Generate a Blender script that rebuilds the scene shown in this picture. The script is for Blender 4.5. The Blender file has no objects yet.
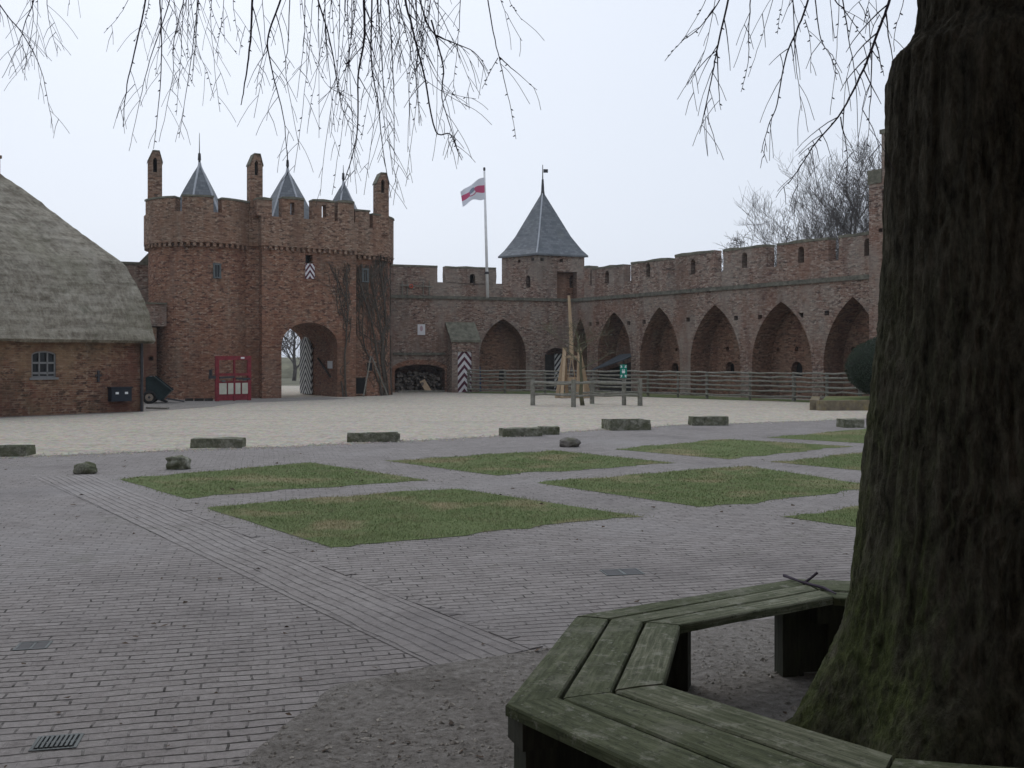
import bpy, bmesh, math, random
from math import sin, cos, pi, radians, atan2, sqrt, hypot, asin, tan
from mathutils import Vector, noise
from mathutils.geometry import tessellate_polygon
random.seed(7)
R = random.Random(11)
sc = bpy.context.scene
COL = sc.collection
V = Vector
UP = V((0, 0, 1))
# ------------------------------------------------------------------ survey: photo bearings -> true positions
EYE, FPX, CX, HY = 1.7, 1000.0, 512.0, 360.0
def at(px, py, Y): return V(((px - CX) / FPX * Y, Y, EYE + (HY - py) / FPX * Y))
def gr(px, py):
    Y = EYE * FPX / (py - HY); return V(((px - CX) / FPX * Y, Y, 0))
def zat(py, Y): return EYE + (HY - py) / FPX * Y
class Plane:
    """a vertical wall plane: origin, unit direction d along the wall, n towards the yard"""
    def __init__(s, O, P):
        s.O = V((O[0], O[1], 0)); s.d = (V((P[0], P[1], 0)) - s.O).normalized()
        n = V((s.d.y, -s.d.x, 0)); mid = s.O + s.d
        s.n = n if n.dot(-mid) > 0 else -n
        s.L = (V((P[0], P[1], 0)) - s.O).length
    def s_at(s, px):
        k = (px - CX) / FPX
        return (k * s.O.y - s.O.x) / (s.d.x - k * s.d.y)
    def sz(s, px, py):
        t = s.s_at(px); return (t, zat(py, s.O.y + t * s.d.y))
    def p(s, t, z, out=0.0): return s.O + s.d * t + s.n * out + V((0, 0, z))
    def shifted(s, out):
        q = Plane.__new__(Plane); q.O = s.O + s.n * out; q.d = s.d; q.n = s.n; q.L = s.L; return q

# ------------------------------------------------------------------ mesh builder
class M:
    def __init__(s): s.v = []; s.f = []; s.uv = []
    def add(s, vs, fs, uvs=None):
        b = len(s.v); s.v += [tuple(p) for p in vs]
        for i, f in enumerate(fs):
            s.f.append(tuple(b + k for k in f)); s.uv.append(uvs[i] if uvs else None)
    def quad(s, a, b, c, d, uv=None): s.add([a, b, c, d], [(0, 1, 2, 3)], [uv] if uv else None)
    def box(s, O, ax, ay, az, lx, ly, lz, centre=True):
        """box with base centre O, axes ax ay az"""
        O = V(O); ax = V(ax); ay = V(ay); az = V(az)
        p = []
        for k in (0, 1):
            for (i, j) in ((-.5, -.5), (.5, -.5), (.5, .5), (-.5, .5)):
                p.append(O + ax * lx * i + ay * ly * j + az * lz * k)
        s.add(p, [(3, 2, 1, 0), (4, 5, 6, 7), (0, 1, 5, 4), (1, 2, 6, 5), (2, 3, 7, 6), (3, 0, 4, 7)])
    def bar(s, a, b, w, h, up=UP):
        a = V(a); b = V(b); t = (b - a); L = t.length; t.normalize()
        sd = t.cross(V(up))
        if sd.length < 1e-4: sd = t.cross(V((1, 0, 0)))
        sd.normalize(); u = sd.cross(t)
        s.box(a, sd, u, t, w, h, L)
    def tube(s, pts, rads, n=6, cap=True):
        pts = [V(p) for p in pts]; b = len(s.v); N = len(pts)
        t0 = (pts[1] - pts[0]).normalized()
        side = t0.cross(V((.3, .9, .2)));
        if side.length < .1: side = t0.cross(V((1, 0, 0)))
        side.normalize(); acc = 0
        us = []
        for i, p in enumerate(pts):
            t = (pts[min(i + 1, N - 1)] - pts[max(i - 1, 0)])
            t = t.normalized() if t.length > 1e-9 else t0
            side = (side - t * side.dot(t)).normalized(); o = t.cross(side)
            if i: acc += (p - pts[i - 1]).length
            us.append(acc); r = rads[i] if hasattr(rads, '__len__') else rads
            for k in range(n):
                a = 2 * pi * k / n; s.v.append(tuple(p + side * (cos(a) * r) + o * (sin(a) * r)))
        r0 = rads[0] if hasattr(rads, '__len__') else rads
        for i in range(N - 1):
            for k in range(n):
                k2 = (k + 1) % n
                s.f.append((b + i * n + k, b + i * n + k2, b + (i + 1) * n + k2, b + (i + 1) * n + k))
                s.uv.append([(k / n, us[i]), ((k + 1) / n, us[i]), ((k + 1) / n, us[i + 1]), (k / n, us[i + 1])])
        if cap:
            s.f.append(tuple(b + k for k in reversed(range(n)))); s.uv.append(None)
            s.f.append(tuple(b + (N - 1) * n + k for k in range(n))); s.uv.append(None)
    def ring(s, C, prof, n=48, a0=0, a1=2 * pi, uvr=None):
        """lathe: prof list of (r,z) round vertical axis at C"""
        full = abs(a1 - a0 - 2 * pi) < 1e-6; cols = n if full else n + 1
        b = len(s.v)
        for (r, z) in prof:
            for k in range(cols):
                a = a0 + (a1 - a0) * k / n; s.v.append((C[0] + r * cos(a), C[1] + r * sin(a), z))
        lv = [0]
        for i in range(1, len(prof)): lv.append(lv[-1] + hypot(prof[i][0] - prof[i - 1][0], prof[i][1] - prof[i - 1][1]))
        ur = uvr or max(p[0] for p in prof)
        for i in range(len(prof) - 1):
            for k in range(n):
                k2 = (k + 1) % cols
                s.f.append((b + i * cols + k, b + i * cols + k2, b + (i + 1) * cols + k2, b + (i + 1) * cols + k))
                u0 = (a0 + (a1 - a0) * k / n) * ur; u1 = (a0 + (a1 - a0) * (k + 1) / n) * ur
                z0 = prof[0][1]
                s.uv.append([(u0, z0 + lv[i]), (u1, z0 + lv[i]), (u1, z0 + lv[i + 1]), (u0, z0 + lv[i + 1])])
    def arcblock(s, C, r0, r1, a0, a1, z0, z1, n=8):
        s.ring(C, [(r0, z0), (r1, z0), (r1, z1), (r0, z1), (r0, z0)], n, a0, a1)
        for a in (a0, a1):
            c, d = cos(a), sin(a)
            s.quad(*[V((C[0] + r * c, C[1] + r * d, z)) for (r, z) in ((r0, z0), (r1, z0), (r1, z1), (r0, z1))])
    def poly(s, pl, outline, out=0.0, holes=()):
        """flat face (with holes) in plane pl; points are (s,z)"""
        lists = [[V((a, z, 0)) for a, z in o] for o in [outline] + list(holes)]
        flat = [q for l in lists for q in l]
        tris = tessellate_polygon(lists)
        pts = [pl.p(q.x, q.y, out) for q in flat]
        fs = []; uvs = []
        for t in tris:
            a, b, c = (pts[i] for i in t); nn = (b - a).cross(c - a)
            if nn.length < 1e-9: continue
            t = tuple(t) if nn.dot(pl.n) > 0 else tuple(reversed(t))
            fs.append(t); uvs.append([(flat[i].x, flat[i].y) for i in t])
        s.add(pts, fs, uvs)
    def sweep(s, pl, path, o0, o1, closed=False):
        """strip joining path at offset o0 and at offset o1 (reveals, edges)"""
        P = list(path) + ([path[0]] if closed else []); acc = 0
        for (a, b) in zip(P, P[1:]):
            L = hypot(b[0] - a[0], b[1] - a[1])
            if L < 1e-6: continue
            vert = abs(b[1] - a[1]) > abs(b[0] - a[0])
            if vert: uv = [(a[0] + o0, a[1]), (b[0] + o0, b[1]), (b[0] + o1, b[1]), (a[0] + o1, a[1])]
            else: uv = [(o0, a[0]), (o0, b[0]), (o1, b[0]), (o1, a[0])]
            s.quad(pl.p(a[0], a[1], o0), pl.p(b[0], b[1], o0), pl.p(b[0], b[1], o1), pl.p(a[0], a[1], o1), uv)
    def slab(s, pl, outline, out, thick, holes=(), depth=.3, back=True):
        """wall slab, front face at offset out; holes are recesses of the given depth"""
        s.poly(pl, outline, out, holes)
        s.sweep(pl, outline, out, out - thick, True)
        if back: s.poly(pl, outline, out - thick)
        for h in holes:
            s.sweep(pl, h, out, out - depth, True); s.poly(pl, h, out - depth)
    def build(s, name, mat, parent=None, smooth=False, **props):
        me = bpy.data.meshes.new(name)
        vs = s.v; off = V((0, 0, 0))
        if parent is None:
            xs = [p[0] for p in vs]; ys = [p[1] for p in vs]; zs = [p[2] for p in vs]
            off = V(((min(xs) + max(xs)) / 2, (min(ys) + max(ys)) / 2, min(zs)))
            vs = [(p[0] - off.x, p[1] - off.y, p[2] - off.z) for p in vs]
        me.from_pydata(vs, [], s.f)
        me.materials.append(mat)
        me.update()
        ul = me.uv_layers.new(name='UVMap'); co = []
        for pg in me.polygons:
            u = s.uv[pg.index]
            if u is not None and len(u) == pg.loop_total:
                for q in u: co += (q[0], q[1])
                continue
            n = pg.normal
            t = UP.cross(n)
            if t.length < .05: t = V((1, 0, 0)); w = V((0, 1, 0))
            else: t.normalize(); w = n.cross(t)
            for vi in pg.vertices:
                p = V(vs[vi]) + off; co += (p.dot(t), p.dot(w))
        ul.data.foreach_set('uv', co)
        if smooth: me.polygons.foreach_set('use_smooth', [True] * len(me.polygons))
        o = bpy.data.objects.new(name, me); COL.objects.link(o)
        if parent is None: o.location = off
        else:
            o.parent = parent
            if parent.type == 'EMPTY': o.location = -parent.location
        for k, v in props.items(): o[k] = v
        return o
def thing(name, label, cat, loc, group=None):
    o = bpy.data.objects.new(name, None); COL.objects.link(o); o.location = loc
    o.empty_display_size = .3; o['label'] = label; o['category'] = cat
    if group: o['group'] = group
    return o
def tag(o, label, cat, group=None):
    o['label'] = label; o['category'] = cat
    if group: o['group'] = group
    return o
def arch(a, b, zs, za, zb=None, seg=9):
    """arched outline from (a,zb) up over to (b,zb); pointed when high enough"""
    c = (a + b) / 2; h = (b - a) / 2; r = za - zs; L = []
    if r >= h * 1.02:
        RR = (h * h + r * r) / (2 * h); e = math.acos((RR - h) / RR)
        for i in range(seg + 1):
            t = e * i / seg; L.append((a + RR - RR * cos(t), zs + RR * sin(t)))
        Rr = [(2 * c - x, z) for x, z in reversed(L[:-1])]
        L += Rr
    else:
        for i in range(2 * seg + 1):
            t = pi - pi * i / (2 * seg); L.append((c + h * cos(t), zs + r * sin(t)))
    if zb is not None: L = [(a, zb)] + L + [(b, zb)]
    return L
def rect(a, b, z0, z1): return [(a, z0), (b, z0), (b, z1), (a, z1)]
def loophole(pl, px, py, w=.28, h=.62):
    t, z = pl.sz(px, py); return arch(t - w / 2, t + w / 2, z + h * .25, z + h / 2, z - h / 2, 4)

# ------------------------------------------------------------------ materials
class N:
    def __init__(s, name, rough=.85, spec=.25):
        s.m = bpy.data.materials.new(name); s.m.use_nodes = True; s.t = s.m.node_tree
        s.b = s.t.nodes['Principled BSDF']; s.b.inputs['Roughness'].default_value = rough
        s.b.inputs['Specular IOR Level'].default_value = spec
    def n(s, typ, **kw):
        o = s.t.nodes.new(typ)
        for k, v in kw.items(): setattr(o, k, v)
        return o
    def l(s, a, b): s.t.links.new(a, b)
    def set(s, sock, v):
        if hasattr(v, 'links') or isinstance(v, bpy.types.NodeSocket): s.l(v, sock)
        else: sock.default_value = v
    def pos(s): return s.n('ShaderNodeNewGeometry').outputs['Position']
    def uv(s): return s.n('ShaderNodeUVMap', uv_map='UVMap').outputs['UV']
    def mapv(s, vec, sc=(1, 1, 1), rot=(0, 0, 0), loc=(0, 0, 0)):
        o = s.n('ShaderNodeMapping'); s.l(vec, o.inputs[0]); o.inputs['Location'].default_value = loc
        o.inputs['Rotation'].default_value = rot; o.inputs['Scale'].default_value = sc; return o.outputs[0]
    def noise(s, vec, scale, detail=4, rough=.6, dist=0):
        o = s.n('ShaderNodeTexNoise'); s.l(vec, o.inputs['Vector']); o.inputs['Scale'].default_value = scale
        o.inputs['Detail'].default_value = detail; o.inputs['Roughness'].default_value = rough
        o.inputs['Distortion'].default_value = dist; return o.outputs[0]
    def ramp(s, fac, stops, interp='LINEAR'):
        o = s.n('ShaderNodeValToRGB'); s.l(fac, o.inputs[0]); cr = o.color_ramp; cr.interpolation = interp
        while len(cr.elements) < len(stops): cr.elements.new(.5)
        for e, (p, c) in zip(cr.elements, stops):
            e.position = p; e.color = (*c, 1) if len(c) == 3 else c
        return o.outputs[0]
    def g(s, fac, a, b):
        return s.ramp(fac, [(a, (0, 0, 0)), (b, (1, 1, 1))])
    def mix(s, f, a, b, mode='MIX'):
        o = s.n('ShaderNodeMix', data_type='RGBA', blend_type=mode)
        s.set(o.inputs['Factor'], f)
        for sock, v in ((o.inputs['A'], a), (o.inputs['B'], b)):
            if isinstance(v, tuple): sock.default_value = (*v, 1) if len(v) == 3 else v
            else: s.l(v, sock)
        return o.outputs['Result']
    def math(s, op, a, b=0.0, c=None):
        o = s.n('ShaderNodeMath', operation=op); s.set(o.inputs[0], a); s.set(o.inputs[1], b)
        if c is not None: s.set(o.inputs[2], c)
        return o.outputs[0]
    def bump(s, h, dist=.02, strength=.8, prev=None):
        o = s.n('ShaderNodeBump'); s.l(h, o.inputs['Height']); o.inputs['Distance'].default_value = dist
        o.inputs['Strength'].default_value = strength
        if prev: s.l(prev, o.inputs['Normal'])
        return o.outputs[0]
    def out(s, col, nrm=None):
        s.set(s.b.inputs['Base Color'], (*col, 1) if isinstance(col, tuple) and len(col) == 3 else col)
        if nrm: s.l(nrm, s.b.inputs['Normal'])
        return s.m
    def brick(s, vec, w, h, mort=.012, off=.5, bias=0):
        o = s.n('ShaderNodeTexBrick'); s.l(vec, o.inputs['Vector']); o.offset = off
        o.inputs['Color1'].default_value = (0, 0, 0, 1); o.inputs['Color2'].default_value = (1, 1, 1, 1)
        o.inputs['Mortar'].default_value = (.5, .5, .5, 1); o.inputs['Scale'].default_value = 1
        o.inputs['Mortar Size'].default_value = mort; o.inputs['Mortar Smooth'].default_value = .2
        o.inputs['Bias'].default_value = bias
        o.inputs['Brick Width'].default_value = w; o.inputs['Row Height'].default_value = h
        return o.outputs['Color'], o.outputs['Fac']

def flatmat(name, c, rough=.7, var=.25, scale=6, bump=0.0, metal=0.0):
    k = N(name, rough); p = k.pos(); f = k.noise(p, scale, 5, .65)
    lo = tuple(x * (1 - var) for x in c); hi = tuple(min(1, x * (1 + var)) for x in c)
    k.b.inputs['Metallic'].default_value = metal
    return k.out(k.ramp(f, [(.3, lo), (.7, hi)]), k.bump(f, bump) if bump else None)

def brickmat(name, stops, mortar, tint=(.99, .86, .73), w=.22, h=.07, stains=(), bumpd=.012, mort=.012, mf=.75):
    k = N(name, .92, .15); uv = k.uv(); p = k.pos()
    wob = k.noise(p, 1.3, 3); o = k.n('ShaderNodeVectorMath', operation='SCALE'); 
    nz = k.n('ShaderNodeTexNoise'); k.l(p, nz.inputs['Vector']); nz.inputs['Scale'].default_value = 1.1; nz.inputs['Detail'].default_value = 3
    k.l(nz.outputs['Color'], o.inputs[0]); o.inputs['Scale'].default_value = .05
    ad = k.n('ShaderNodeVectorMath', operation='ADD'); k.l(uv, ad.inputs[0]); k.l(o.outputs[0], ad.inputs[1])
    c, f = k.brick(ad.outputs[0], w, h, mort)
    fine = k.noise(p, 16, 4, .7)
    rnd = k.math('ADD', k.math('MULTIPLY', c, .62), k.math('MULTIPLY', k.math('ADD', fine, -.12), .5))
    col = k.ramp(rnd, stops)
    patch = k.noise(p, .55, 5, .62)
    col = k.mix(k.math('MULTIPLY', f, mf), col, mortar)
    sp = k.noise(k.mapv(ad.outputs[0], (4, 8.5, 1)), 1.0, 2, .6); sp2 = k.noise(k.mapv(ad.outputs[0], (5, 10, 1), loc=(31, 7, 0)), 1.0, 1, .6)
    col = k.mix(k.math('MULTIPLY', k.g(sp, .53, .6), .72), col, tuple(x * .75 for x in stops[0][1]))
    col = k.mix(k.math('MULTIPLY', k.g(sp2, .57, .64), .6), col, tuple(x * 1.0 for x in stops[-1][1]))
    sp3 = k.noise(k.mapv(ad.outputs[0], (2.6, 5.2, 1), loc=(3, 17, 0)), 1.0, 2, .6)
    col = k.mix(k.math('MULTIPLY', k.g(sp3, .52, .62), .45), col, tuple(x * 1.15 for x in stops[2][1]))
    for (scale, lo, hi, amt, sc_, off) in stains:
        st = k.noise(k.mapv(p, (1, 1, .6), loc=(off, off * 2, off)), scale, 6, .66)
        col = k.mix(k.math('MULTIPLY', k.g(st, lo, hi), amt), col, sc_)
    stk = k.noise(k.mapv(p, (1, 1, .1)), 1.5, 5, .6); col = k.mix(k.math('MULTIPLY', k.g(stk, .52, .68), .5), col, tuple(x * 1.0 for x in stops[1][1]))
    stk2 = k.noise(k.mapv(p, (1, 1, .16), loc=(8, 3, 1)), 1.1, 5, .65); col = k.mix(k.math('MULTIPLY', k.g(stk2, .56, .7), .35), col, (.3, .285, .265))
    col = k.mix(1.0, col, tint, 'MULTIPLY')
    hgt = k.math('ADD', k.math('MULTIPLY', f, -1.0), k.math('MULTIPLY', fine, .9))
    return k.out(col, k.bump(hgt, bumpd, .8))
MT = {}
RED = [(.0, (.055, .04, .042)), (.22, (.15, .075, .06)), (.45, (.235, .12, .088)), (.68, (.3, .17, .12)), (.86, (.33, .235, .19)), (1, (.46, .4, .35))]
MT['brick_gate'] = brickmat('weathered_red_brick', RED, (.29, .24, .21),
    stains=((.5, .5, .68, .6, (.125, .1, .085), 3), (.9, .52, .68, .45, (.27, .24, .21), 9), (.28, .52, .66, .5, (.25, .135, .095), 21), (1.6, .55, .7, .45, (.12, .075, .062), 33)))
MT['brick_dark'] = brickmat('sooty_parapet_brick', [(0, (.06, .045, .045)), (.3, (.17, .105, .085)), (.55, (.26, .165, .125)), (.8, (.32, .25, .21)), (1, (.5, .45, .4))], (.32, .28, .25),
    stains=((.7, .5, .66, .5, (.14, .12, .1), 5), (.6, .52, .68, .5, (.25, .15, .11), 15), (1.4, .55, .7, .5, (.33, .3, .27), 25)))
GRY = [(0, (.05, .042, .045)), (.22, (.14, .085, .078)), (.45, (.235, .15, .125)), (.65, (.3, .225, .19)), (.85, (.37, .33, .3)), (1, (.56, .52, .49))]
MT['brick_wall'] = brickmat('mottled_grey_brick', GRY, (.33, .3, .28), (.93, .86, .77),
    stains=((.4, .48, .64, .65, (.25, .145, .11), 2), (.8, .46, .62, .6, (.32, .31, .295), 12), (.33, .54, .7, .55, (.12, .108, .1), 30), (1.7, .55, .7, .5, (.14, .1, .09), 44)))
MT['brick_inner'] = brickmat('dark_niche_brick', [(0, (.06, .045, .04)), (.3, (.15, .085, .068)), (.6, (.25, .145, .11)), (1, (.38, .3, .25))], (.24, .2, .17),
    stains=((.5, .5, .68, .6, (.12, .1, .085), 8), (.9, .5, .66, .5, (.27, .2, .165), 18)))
MT['brick_house'] = brickmat('old_farm_brick', [(0, (.05, .035, .034)), (.25, (.125, .065, .05)), (.5, (.2, .105, .07)), (.75, (.27, .165, .11)), (1, (.4, .32, .25))], (.24, .21, .18), (.92, .84, .76), h=.07, w=.22,
    stains=((.55, .48, .62, .7, (.3, .225, .15), 4), (.5, .5, .62, .75, (.13, .055, .046), 17), (1.1, .62, .7, .8, (.5, .47, .44), 40), (.8, .5, .66, .6, (.1, .09, .06), 60), (.9, .54, .68, .6, (.075, .055, .05), 71)))
MT['string'] = flatmat('mossy_string_course', (.13, .125, .1), .95, .5, 5, .02)
MT['cap'] = flatmat('mossy_coping', (.15, .145, .11), .95, .45, 4, .02)
def slate():
    k = N('blue_grey_slate', .55, .4); uv = k.uv(); p = k.pos(); c, f = k.brick(uv, .22, .13, .006)
    col = k.ramp(k.math('ADD', k.math('MULTIPLY', c, .6), k.math('MULTIPLY', k.noise(p, 3, 4), .4)), [(.1, (.1, .115, .13)), (.5, (.145, .16, .175)), (.9, (.2, .215, .23))])
    col = k.mix(k.math('MULTIPLY', f, .6), col, (.06, .07, .08))
    col = k.mix(k.math('MULTIPLY', k.g(k.noise(p, 1.2, 5), .55, .72), .35), col, (.2, .215, .19))
    return k.out(col, k.bump(k.math('MULTIPLY', f, -1), .015))
MT['slate'] = slate()
MT['lead'] = flatmat('pale_lead_flashing', (.42, .44, .47), .5, .15, 5)
MT['iron'] = flatmat('dark_iron', (.05, .05, .055), .6, .3, 8)
MT['glass'] = flatmat('dark_window_glass', (.025, .028, .032), .12, .2, 3)
MT['white'] = flatmat('weathered_white_paint', (.8, .8, .79), .6, .1, 5)
MT['grey_paint'] = flatmat('grey_window_paint', (.2, .2, .2), .6, .12, 5)
MT['notice'] = flatmat('pale_notice_board', (.55, .58, .6), .5, .1, 9)
MT['black'] = flatmat('unlit_hole_black', (.012, .011, .011), .9, .2, 5)  # flat black faces stand in for the unlit depth of holes
MT['red'] = flatmat('dull_red_paint', (.22, .028, .038), .5, .35, 7)
MT['cream'] = flatmat('cream_panel_paint', (.55, .54, .45), .55, .12, 5)
MT['cart'] = flatmat('dark_green_steel', (.016, .032, .034), .45, .35, 5)
MT['tyre'] = flatmat('rubber_tyre', (.02, .02, .02), .85, .2, 8)
MT['hub'] = flatmat('rusty_cream_rim', (.3, .25, .2), .6, .3, 9)
MT['letterbox'] = flatmat('black_blue_enamel', (.012, .018, .028), .4, .2, 6)
MT['signgreen'] = flatmat('sign_green', (.0, .22, .16), .45, .05, 4)
MT['orange'] = flatmat('orange_red_plastic', (.5, .1, .06), .5, .1, 5)
MT['blue'] = flatmat('dull_blue_board', (.05, .07, .14), .6, .2, 5)
MT['steel'] = flatmat('galvanised_steel', (.11, .125, .125), .6, .3, 9)
def woodmat(name, stops, grain=(1, 1, 1), scale=8, bump=.01, extra=None, rough=.85, uv=True):
    k = N(name, rough, .2); p = k.pos(); v = k.uv() if uv else p
    f = k.noise(k.mapv(v, grain), scale, 6, .7, .4)
    col = k.ramp(f, stops); b = k.bump(f, bump)
    if extra:
        for (sc_, lo, hi, amt, c) in extra:
            col = k.mix(k.math('MULTIPLY', k.g(k.noise(p, sc_, 6, .7), lo, hi), amt), col, c)
    return k.out(col, b)
MT['fence'] = woodmat('grey_weathered_wood', [(.25, (.11, .103, .086)), (.5, (.21, .203, .172)), (.8, (.35, .34, .3))], (1, 1, 1), 6, .01,
    [(1.5, .5, .7, .5, (.12, .13, .075))], uv=False)
MT['newwood'] = woodmat('fresh_sawn_oak', [(.2, (.3, .2, .12)), (.5, (.42, .31, .2)), (.8, (.52, .42, .29))], (3, 3, .5), 5, .005, uv=False)
MT['bench'] = woodmat('mossy_bench_wood', [(.3, (.038, .046, .024)), (.5, (.085, .098, .051)), (.72, (.175, .188, .115))], (1.6, 16, 1), 3.2, .01,
    [(1.8, .48, .62, .65, (.04, .05, .02)), (14, .56, .66, .6, (.26, .26, .21)), (3.2, .53, .64, .5, (.2, .2, .155)), (40, .56, .64, .6, (.022, .022, .016)), (22, .62, .68, .7, (.3, .3, .26))], .85)
MT['bench_worn'] = woodmat('worn_pale_bench_wood', [(.3, (.05, .058, .033)), (.48, (.115, .125, .076)), (.66, (.25, .255, .185))], (1.2, 18, 1), 3.2, .012,
    [(2.2, .5, .64, .55, (.055, .07, .03)), (9, .54, .66, .6, (.33, .33, .27)), (40, .56, .64, .6, (.022, .022, .016))], .85)
MT['bench_leg'] = woodmat('dark_leg_wood', [(.3, (.03, .031, .024)), (.7, (.065, .066, .048))], (9, 1, 1), 5, .006, [(3, .55, .7, .5, (.05, .065, .03))], .9)  # darker than the seat planks
MT['log'] = woodmat('split_firewood', [(.25, (.06, .05, .042)), (.5, (.14, .12, .1)), (.8, (.28, .24, .19))], (1, 1, 1), 4, .01, uv=False)
MT['darkwood'] = woodmat('dark_tarred_boards', [(.25, (.022, .02, .018)), (.6, (.05, .045, .04)), (.8, (.08, .075, .065))], (1, 1, 1), 5, .01, uv=False)
MT['slateboard'] = woodmat('blue_grey_boards', [(.25, (.05, .055, .06)), (.6, (.085, .095, .105)), (.85, (.16, .17, .17))], (3, .4, 1), 5, .01)
def chevron(name, dark, light, per, slope):
    k = N(name, .6); uv = k.uv(); sx = k.n('ShaderNodeSeparateXYZ'); k.l(uv, sx.inputs[0])
    u = k.math('ABSOLUTE', k.math('SUBTRACT', sx.outputs[0], .5)); t = k.math('FRACT', k.math('DIVIDE', k.math('ADD', sx.outputs[1], k.math('MULTIPLY', u, slope)), per))
    f = k.math('GREATER_THAN', t, .48)
    d = k.noise(k.pos(), 9, 5)
    lt = k.ramp(d, [(.3, tuple(x * .8 for x in light)), (.65, light)])
    return k.out(k.mix(f, dark, lt))
MT['chev_black'] = chevron('black_white_chevrons', (.02, .02, .025), (.62, .62, .6), .33, 1.7)
MT['chev_red'] = chevron('maroon_white_chevrons', (.08, .012, .03), (.68, .67, .68), .42, .95)
def thatch():
    k = N('grey_weathered_thatch', .95, .1); p = k.pos(); uv = k.uv()
    st = k.noise(k.mapv(uv, (7, 2.4, 1)), 1.6, 6, .75); big = k.noise(p, .5, 5, .6); fi = k.noise(p, 3.5, 6, .8)
    band = k.noise(k.mapv(uv, (.7, 4.2, 1)), 1.1, 5, .7)
    a = k.math('ADD', k.math('ADD', k.math('MULTIPLY', st, .34), k.math('MULTIPLY', fi, .36)), k.math('MULTIPLY', band, .34))
    col = k.ramp(a, [(.38, (.08, .066, .05)), (.47, (.185, .162, .126)), (.56, (.32, .292, .235)), (.7, (.5, .465, .39))])
    col = k.mix(k.math('MULTIPLY', k.g(big, .5, .66), .35), col, (.19, .185, .125))
    col = k.mix(k.math('MULTIPLY', k.g(k.noise(p, 1.3, 5), .52, .68), .45), col, (.42, .39, .33))
    col = k.mix(k.math('MULTIPLY', k.g(k.noise(k.mapv(p, loc=(9, 2, 4)), 1.9, 6, .7), .56, .68), .5), col, (.085, .09, .06))
    return k.out(col, k.bump(a, .12, 1))
MT['thatch'] = thatch()
def paving(lw=.85, gw=.95):
    k = N('worn_brick_paving', .85, .22); uv = k.uv(); p = k.pos(); ROW = .088
    def wob(vec, sc_, amp):
        nz = k.n('ShaderNodeTexNoise'); k.l(p, nz.inputs['Vector']); nz.inputs['Scale'].default_value = sc_; nz.inputs['Detail'].default_value = 3
        o = k.n('ShaderNodeVectorMath', operation='SCALE'); k.l(nz.outputs['Color'], o.inputs[0]); o.inputs['Scale'].default_value = amp
        ad = k.n('ShaderNodeVectorMath', operation='ADD'); k.l(vec, ad.inputs[0]); k.l(o.outputs[0], ad.inputs[1]); return ad.outputs[0]
    vec = wob(wob(uv, .8, .1), 5.5, .032)
    c, f = k.brick(vec, .17, ROW, .0065)
    sx = k.n('ShaderNodeSeparateXYZ'); k.l(vec, sx.inputs[0])
    fr = k.math('FRACT', k.math('DIVIDE', sx.outputs[1], ROW)); ln = k.math('ABSOLUTE', k.math('SUBTRACT', fr, .5)); line = k.g(ln, .4, .47)
    big = k.noise(p, .28, 5, .6); fine = k.noise(p, 38, 4, .8); med = k.noise(p, 6, 4, .7); med2 = k.noise(k.mapv(p, loc=(4, 1, 0)), 2.2, 5, .7); mid = k.noise(k.mapv(p, loc=(1, 5, 0)), 9, 4, .7)
    r = k.math('ADD', k.math('ADD', k.math('MULTIPLY', c, .1), k.math('MULTIPLY', fine, .56)), k.math('MULTIPLY', mid, .34))
    col = k.ramp(r, [(.28, (.122, .107, .101)), (.44, (.24, .219, .208)), (.58, (.305, .281, .268)), (.8, (.41, .382, .364))])
    col = k.mix(k.math('MULTIPLY', f, k.math('MULTIPLY', k.g(med, .45, .62), gw)), col, (.04, .036, .032))
    col = k.mix(k.math('MULTIPLY', line, k.math('MULTIPLY', k.g(med2, .4, .56), lw)), col, (.026, .023, .021))
    col = k.mix(k.math('MULTIPLY', k.g(big, .5, .7), .5), col, (.34, .325, .32))
    col = k.mix(k.math('MULTIPLY', k.g(k.noise(k.mapv(p, loc=(7, 3, 0)), .5, 5, .6), .52, .7), .5), col, (.13, .117, .115))
    col = k.mix(k.math('MULTIPLY', k.g(k.noise(k.mapv(p, loc=(2, 9, 0)), .7, 6, .65), .6, .74), .4), col, (.125, .13, .09))
    h = k.math('ADD', k.math('ADD', k.math('MULTIPLY', f, -.6), k.math('MULTIPLY', line, -.8)), k.math('ADD', k.math('MULTIPLY', fine, .6), k.math('MULTIPLY', c, .4)))
    return k.out(col, k.bump(h, .016, 1))
MT['paving'] = paving(); MT['paving_strip'] = paving(.2, .6)
def gravelmat():
    k = N('pale_gravel', .95, .15); p = k.pos(); a = k.noise(p, 9, 6, .85); b = k.noise(p, .35, 5); v = k.n('ShaderNodeTexVoronoi'); k.l(p, v.inputs['Vector']); v.inputs['Scale'].default_value = 14
    col = k.ramp(a, [(.3, (.27, .23, .185)), (.46, (.52, .47, .395)), (.6, (.64, .585, .495)), (.8, (.84, .78, .68))])
    m2 = k.noise(k.mapv(p, (1, .7, 1)), 3.2, 5, .8); col = k.mix(k.math('MULTIPLY', k.g(m2, .46, .62), .5), col, (.3, .265, .22))
    col = k.mix(k.math('MULTIPLY', k.g(k.noise(k.mapv(p, (.25, 1, 1), rot=(0, 0, -.5)), .8, 5, .6), .52, .66), .35), col, (.36, .32, .27))
    col = k.mix(.25, col, v.outputs['Color'], 'MULTIPLY')
    col = k.mix(k.math('MULTIPLY', k.g(b, .55, .72), .4), col, (.36, .33, .29))
    return k.out(col, k.bump(a, .03, .9))
MT['gravel'] = gravelmat()
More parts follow.
